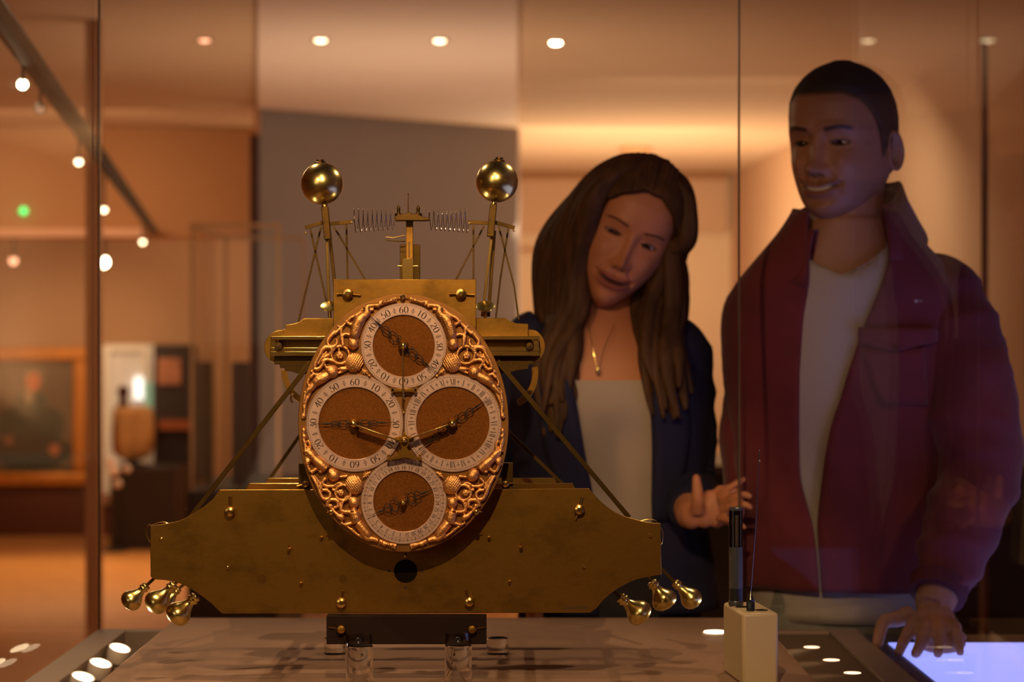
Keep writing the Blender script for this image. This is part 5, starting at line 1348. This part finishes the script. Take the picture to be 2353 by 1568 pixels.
# trousers and shoes
M['jeans'] = mat('pale_blue_jeans', srgb(128, 128, 118), .85, var=.15, vscale=30, bump=.2, bscale=120)
q = loft(ring_interp([(.80, .555, 3.635, .168, .118), (.90, .555, 3.635, .168, .120), (1.00, .555, 3.635, .160, .115)], 8), yaw=-8)
for sx, fx in ((.475, .460), (.635, .665)):
    q.tube(spline([(sx, 3.635, .90), (sx-.003, 3.645, .70), (fx+.002, 3.64, .50), (fx, 3.66, .30), (fx, 3.675, .09)], 6), lerp_list([.098, .092, .075, .068, .060], 25), 20)
q = remeshed(q, .008, 2); wrinkle(q, .003, (12, 12, 8), 2); obj('jeans', q, M['jeans'], man, smooth=180, recalc=False)
M['shoe'] = mat('dark_leather_shoe', srgb(40, 28, 22), .45)
def shoe(fx, fy, parent):
    q = loft(ring_interp([(.0, fx, fy, .048, .135), (.02, fx, fy, .050, .137), (.045, fx, fy+.006, .047, .128), (.075, fx, fy+.03, .045, .095), (.10, fx, fy+.05, .050, .065), (.115, fx, fy+.052, .050, .060)], 14), e=.8)
    obj('shoe', q, M['shoe'], parent, smooth=60)
shoe(.460, 3.62, man); shoe(.665, 3.62, man)

# ------------------------------------------------------------------ THE WOMAN
wskin = (.56, .235, .115)
mb = MB()
wS = Vector((.278, 3.705, 1.345)); wT = Vector((.030, 3.745, 1.352))
mb2 = loft(ring_interp([(.86, .165, 3.76, .150, .10), (.95, .165, 3.76, .138, .09), (1.06, .165, 3.755, .112, .078), (1.18, .165, 3.745, .128, .092), (1.26, .163, 3.735, .138, .100), (1.34, .160, 3.735, .138, .085), (1.385, .160, 3.74, .085, .065), (1.41, .160, 3.74, .052, .052)], 26))
mb.add(mb2.v, mb2.f)
mb.tube(spline([(.158, 3.742, 1.35), (.160, 3.735, 1.41), (.172, 3.722, 1.46), (.188, 3.715, 1.51)], 5), lerp_list([.054, .048, .048, .050], 16), 20)
we = Vector((.300, 3.77, 1.115)); ww = Vector(W(1586, 1186, 3.56))
mb.tube(spline([wS, wS.lerp(we, .5), we, we.lerp(ww, .5), ww], 6), lerp_list([.042, .040, .035, .033, .023], 25), 16)
we2 = Vector((.0, 3.80, 1.11)); ww2 = Vector((.03, 3.66, .95))
mb.tube(spline([wT, wT.lerp(we2, .5), we2, ww2], 6), lerp_list([.042, .040, .035, .023], 19), 16)
# raised open hand: thumb up, fingers reaching to the viewer's right
hand(mb, ww, (.9, -.1, .28), (-.1, -1, 0), [
    ([FP(1648, 1140, 3.52), FP(1672, 1124, 3.505), FP(1692, 1112, 3.50), FP(1708, 1102, 3.50)], .0078),
    ([FP(1656, 1155, 3.515), FP(1686, 1143, 3.485), FP(1706, 1136, 3.475), FP(1722, 1140, 3.47)], .0080),
    ([FP(1656, 1174, 3.515), FP(1686, 1166, 3.485), FP(1708, 1160, 3.475), FP(1724, 1166, 3.47)], .0077),
    ([FP(1648, 1192, 3.52), FP(1674, 1196, 3.49), FP(1694, 1202, 3.48), FP(1710, 1212, 3.475)], .0068)],
    [FP(1602, 1176, 3.545), FP(1604, 1148, 3.53), FP(1602, 1122, 3.53), FP(1600, 1100, 3.53)], .86)
hand(mb, ww2, (.1, -.1, -1), (-1, 0, 0), [([(ww2.x+.004, ww2.y-.025+.017*i, ww2.z-.06), (ww2.x+.01, ww2.y-.027+.018*i, ww2.z-.095), (ww2.x+.016, ww2.y-.027+.018*i, ww2.z-.115), (ww2.x+.022, ww2.y-.026+.018*i, ww2.z-.13)], .0078) for i in range(4)], [(ww2.x, ww2.y-.022, ww2.z-.015), (ww2.x+.01, ww2.y-.036, ww2.z-.035), (ww2.x+.014, ww2.y-.04, ww2.z-.055), (ww2.x+.016, ww2.y-.04, ww2.z-.068)], .86)
for sx, fx in ((.10, .095), (.225, .24)):
    mb.tube(spline([(sx, 3.76, .88), (sx, 3.765, .68), (fx, 3.76, .47), (fx, 3.78, .28), (fx, 3.79, .08)], 5), lerp_list([.080, .070, .050, .046, .032], 21), 16)
    mb.ell((fx, 3.745, .042), (.036, .105, .036))
wbody = remeshed(mb, .0036, 2, .5)
hposw = Vector((.190, 3.700, 1.526))
woman, wbd, wh = person('person', (.165, 3.76, 0), 'woman with long wavy brown hair and navy blazer, head tilted, gesturing with one hand', {'gaze': (-.30, -.85, -.42)}, hposw, 1.04, (-6, 8, 23.5), True, .66, wbody, wskin, ear=False)
P_, cc_, (nz_, nt_), Rw, hs_, hp0, loc2 = wh
def wm_(X, Y, Z, cc):
    side = np.abs(X)
    line = .074-.62*np.clip(side-.012, 0, 1)**1.0-.5*np.clip(side-.04, 0, 1)
    front = (cc > .0) & (Z > line)
    return (front | (cc <= .22) & (Z > -.11) & (Y > -.040) & (side > .050) | (cc <= 0) & (Z > -.115)).astype(float)
def woff(X, Y, Z, cc):
    part = np.exp(-(X/.004)**2)*np.clip((Z-.06)/.04, 0, 1)
    return .010+.010*sstep(-.02, .09, Z)-.004*part+.0005*np.sin(np.arctan2(X, Z+.03)*110)
hm = hair_shell(wh, wm_, woff, M['longhair'], woman)
hw_ = obj('hair', hm, M['longhair'], woman, smooth=180); s_ = hw_.modifiers.new('t', 'SOLIDIFY'); s_.thickness = .009; s_.offset = -1
# long locks
rnd = random.Random(11); lk = MB()
def lock(p0, mids, end, r, amp, ph, flat=.55):
    pts = spline([p0]+mids+[end], 9); n = len(pts); o = []
    for i, p in enumerate(pts):
        t_ = i/(n-1); k = amp*min(1, t_*1.8)
        o.append(p+Vector((math.sin(t_*9+ph)*k, math.cos(t_*8+ph*1.3)*k*.7, 0)))
    rr = [r*(.55+.75*math.sin(min(1, t_*1.15)*PI*.72)**.8)*(1-.75*max(0, (t_-.82)/.18)) for t_ in [i/(n-1) for i in range(n)]]
    lk.tube(o, rr, 9, flat=flat)
# viewer's left mass: sweeps from the parting over the skull, past the cheek and over the shoulder
def skull(x, y, z, off=.016):
    v = Vector((x, y-.008, z)); return loc2(Vector((x, y, z))+v.normalized()*off)
for i in range(56):
    u = (i+rnd.random())/56; v = rnd.random(); yk = -.050+.115*u
    p0 = skull(-.004, yk*.9, .113*math.sqrt(max(0, 1-(yk/.115)**2)), .012)
    p1 = skull(-.045, yk-.006, .092*math.sqrt(max(0, 1-(yk/.13)**2)), .018)
    p2 = skull(-.070, yk+.004-.02*(1-u), .035, .016)
    a_ = W(1338-92*u+rnd.uniform(-6, 6), 575+rnd.uniform(-20, 30), 3.645+.13*u)
    b_ = W(1330-92*u+rnd.uniform(-8, 8), 700+rnd.uniform(-20, 20), 3.640+.13*u)
    c_ = W(1326-80*v+rnd.uniform(-10, 10), 830+rnd.uniform(-20, 20), 3.615+.10*u)
    e_ = W(1305-55*v+rnd.uniform(-16, 20), 950+rnd.uniform(-60, 60), 3.60+.08*u)
    lock(p0, [p1, p2, a_, b_, c_], e_, rnd.uniform(.009, .013), rnd.uniform(.003, .008), rnd.uniform(0, 6))
for i in range(56):
    u = (i+rnd.random())/56; v = rnd.random(); yk = -.050+.115*u
    p0 = skull(.004, yk*.9, .113*math.sqrt(max(0, 1-(yk/.115)**2)), .012)
    p1 = skull(.045, yk-.006, .092*math.sqrt(max(0, 1-(yk/.13)**2)), .018)
    p2 = skull(.070, yk+.004-.02*(1-u), .035, .016)
    a_ = W(1530+26*u+rnd.uniform(-5, 5), 590+rnd.uniform(-20, 20), 3.655+.11*u)
    b_ = W(1478+84*v+rnd.uniform(-8, 8), 700+rnd.uniform(-20, 20), 3.650+.12*u)
    c_ = W(1484+72*v+rnd.uniform(-10, 10), 820+rnd.uniform(-20, 20), 3.605+.10*u)
    e_ = W(1505+70*v+rnd.uniform(-14, 14), 930+rnd.uniform(-60, 40), 3.59+.10*u)
    lock(p0, [p1, p2, a_, b_, c_], e_, rnd.uniform(.008, .013), rnd.uniform(.004, .010), rnd.uniform(0, 6))
for i in range(26):   # back fall
    u = rnd.uniform(-1, 1); p0 = loc2((.06*u, .07, .04))
    lock(p0, [Vector((.19+.10*u, 3.80, 1.45)), Vector((.175+.11*u, 3.835, 1.33))], Vector((.17+.11*u, 3.85, 1.16+rnd.uniform(-.05, .05))), rnd.uniform(.012, .017), .006, rnd.uniform(0, 6))
obj('hair_lock', lk, M['longhair'], hw_, smooth=180, kind='stuff')
# camisole
M['cami'] = mat('off_white_top', srgb(175, 160, 146), .8, bump=.15, bscale=80)
q = loft(ring_interp([(.98, .165, 3.758, .142, .100), (1.06, .165, 3.755, .124, .092), (1.18, .165, 3.745, .139, .106), (1.25, .163, 3.735, .147, .113), (1.285, .163, 3.735, .146, .108)], 20), n=72)
wrinkle(q, .0025, (12, 12, 8), 7); obj('camisole', q, M['cami'], woman, smooth=60)
# blazer
M['navy'] = mat('navy_wool', srgb(30, 32, 66), .85, var=.15, vscale=20, bump=.1, bscale=400)
bz = ring_interp([
 (.90, .165, 3.762, .182, .130, -6, 22), (1.00, .165, 3.762, .168, .124, -6, 22), (1.08, .165, 3.757, .152, .118, -9, 22), (1.18, .165, 3.748, .160, .128, -15, 21), (1.26, .164, 3.738, .166, .132, -19, 19), (1.33, .162, 3.738, .160, .112, -27, 26), (1.365, .161, 3.74, .128, .092, -38, 38), (1.40, .160, 3.742, .078, .078, -55, 55)], 40)
q = loft(bz, n=100, e=.9); wrinkle(q, .004, (8, 8, 4), 4)
blazer = obj('blazer', q, M['navy'], woman, smooth=180); s_ = blazer.modifiers.new('t', 'SOLIDIFY'); s_.thickness = .005; s_.offset = 1
lr = lambda sd: [(z_, cx, cy, hw+.008, hd+.008) for (z_, cx, cy, hw, hd, a, b) in bz]
for sd in (0, 1):
    vs = []; C_ = 6; sel = [r for r in bz if 1.05 < r[0] < 1.392]
    for r in sel:
        t_ = (r[0]-1.05)/.342; wdt = 26*math.sin(PI*min(1, t_*.9+.08))**.7
        e_ang = r[5] if sd == 0 else r[6]
        for c_i in range(C_):
            a = math.radians(e_ang+(-1 if sd == 0 else 1)*wdt*c_i/(C_-1))
            hw_r, hd_r = r[3]+.010-.003*c_i/(C_-1), r[4]+.010-.003*c_i/(C_-1)
            vs.append(Vector((r[1]+hw_r*math.copysign(abs(math.sin(a))**.9, math.sin(a)), r[2]-hd_r*abs(math.cos(a))**.9, r[0])))
    fs = [(i*C_+j, i*C_+j+1, (i+1)*C_+j+1, (i+1)*C_+j) for i in range(len(sel)-1) for j in range(C_-1)]
    o = obj('lapel', MB().add(vs, fs), M['navy'], blazer, smooth=180); s_ = o.modifiers.new('t', 'SOLIDIFY'); s_.thickness = .004; s_.offset = 1
sleeve([wS+Vector((-.025, .0, .008)), wS+Vector((.004, 0, -.02)), wS.lerp(we, .5)+Vector((.004, 0, 0)), we, we.lerp(ww, .5), we.lerp(ww, .82)], [.046, .052, .050, .048, .040, .034], 5, blazer, M['navy'], .005)
sleeve([wT+Vector((.025, .0, .008)), wT+Vector((-.004, 0, -.02)), wT.lerp(we2, .5), we2, we2.lerp(ww2, .85)], [.046, .052, .050, .048, .034], 6, blazer, M['navy'], .005)
# necklace
nk = spline([W(1352, 740, 3.66), W(1362, 800, 3.638), W(1374, 850, 3.633), W(1388, 800, 3.636), W(1412, 745, 3.66)], 6)
nc = obj('necklace', MB().tube([p+Vector((0, -.004, 0)) for p in nk], .0006, 6), M['brass_polish'], woman)
obj('pendant', MB().ell(W(1374, 852, 3.628), (.0035, .0015, .006)), M['brass_polish'], nc)
M['trs'] = mat('dark_trousers', srgb(34, 30, 36), .85)
q = loft(ring_interp([(.80, .165, 3.762, .158, .108), (.90, .165, 3.762, .158, .108), (1.02, .165, 3.758, .130, .095)], 8))
for sx, fx in ((.10, .095), (.225, .24)):
    q.tube(spline([(sx, 3.765, .88), (sx, 3.77, .68), (fx, 3.765, .47), (fx, 3.785, .28), (fx, 3.795, .09)], 6), lerp_list([.088, .080, .062, .056, .05], 25), 20)
q = remeshed(q, .008, 2); obj('trousers', q, M['trs'], woman, smooth=180, recalc=False)
shoe(.095, 3.745, woman); shoe(.24, 3.745, woman)
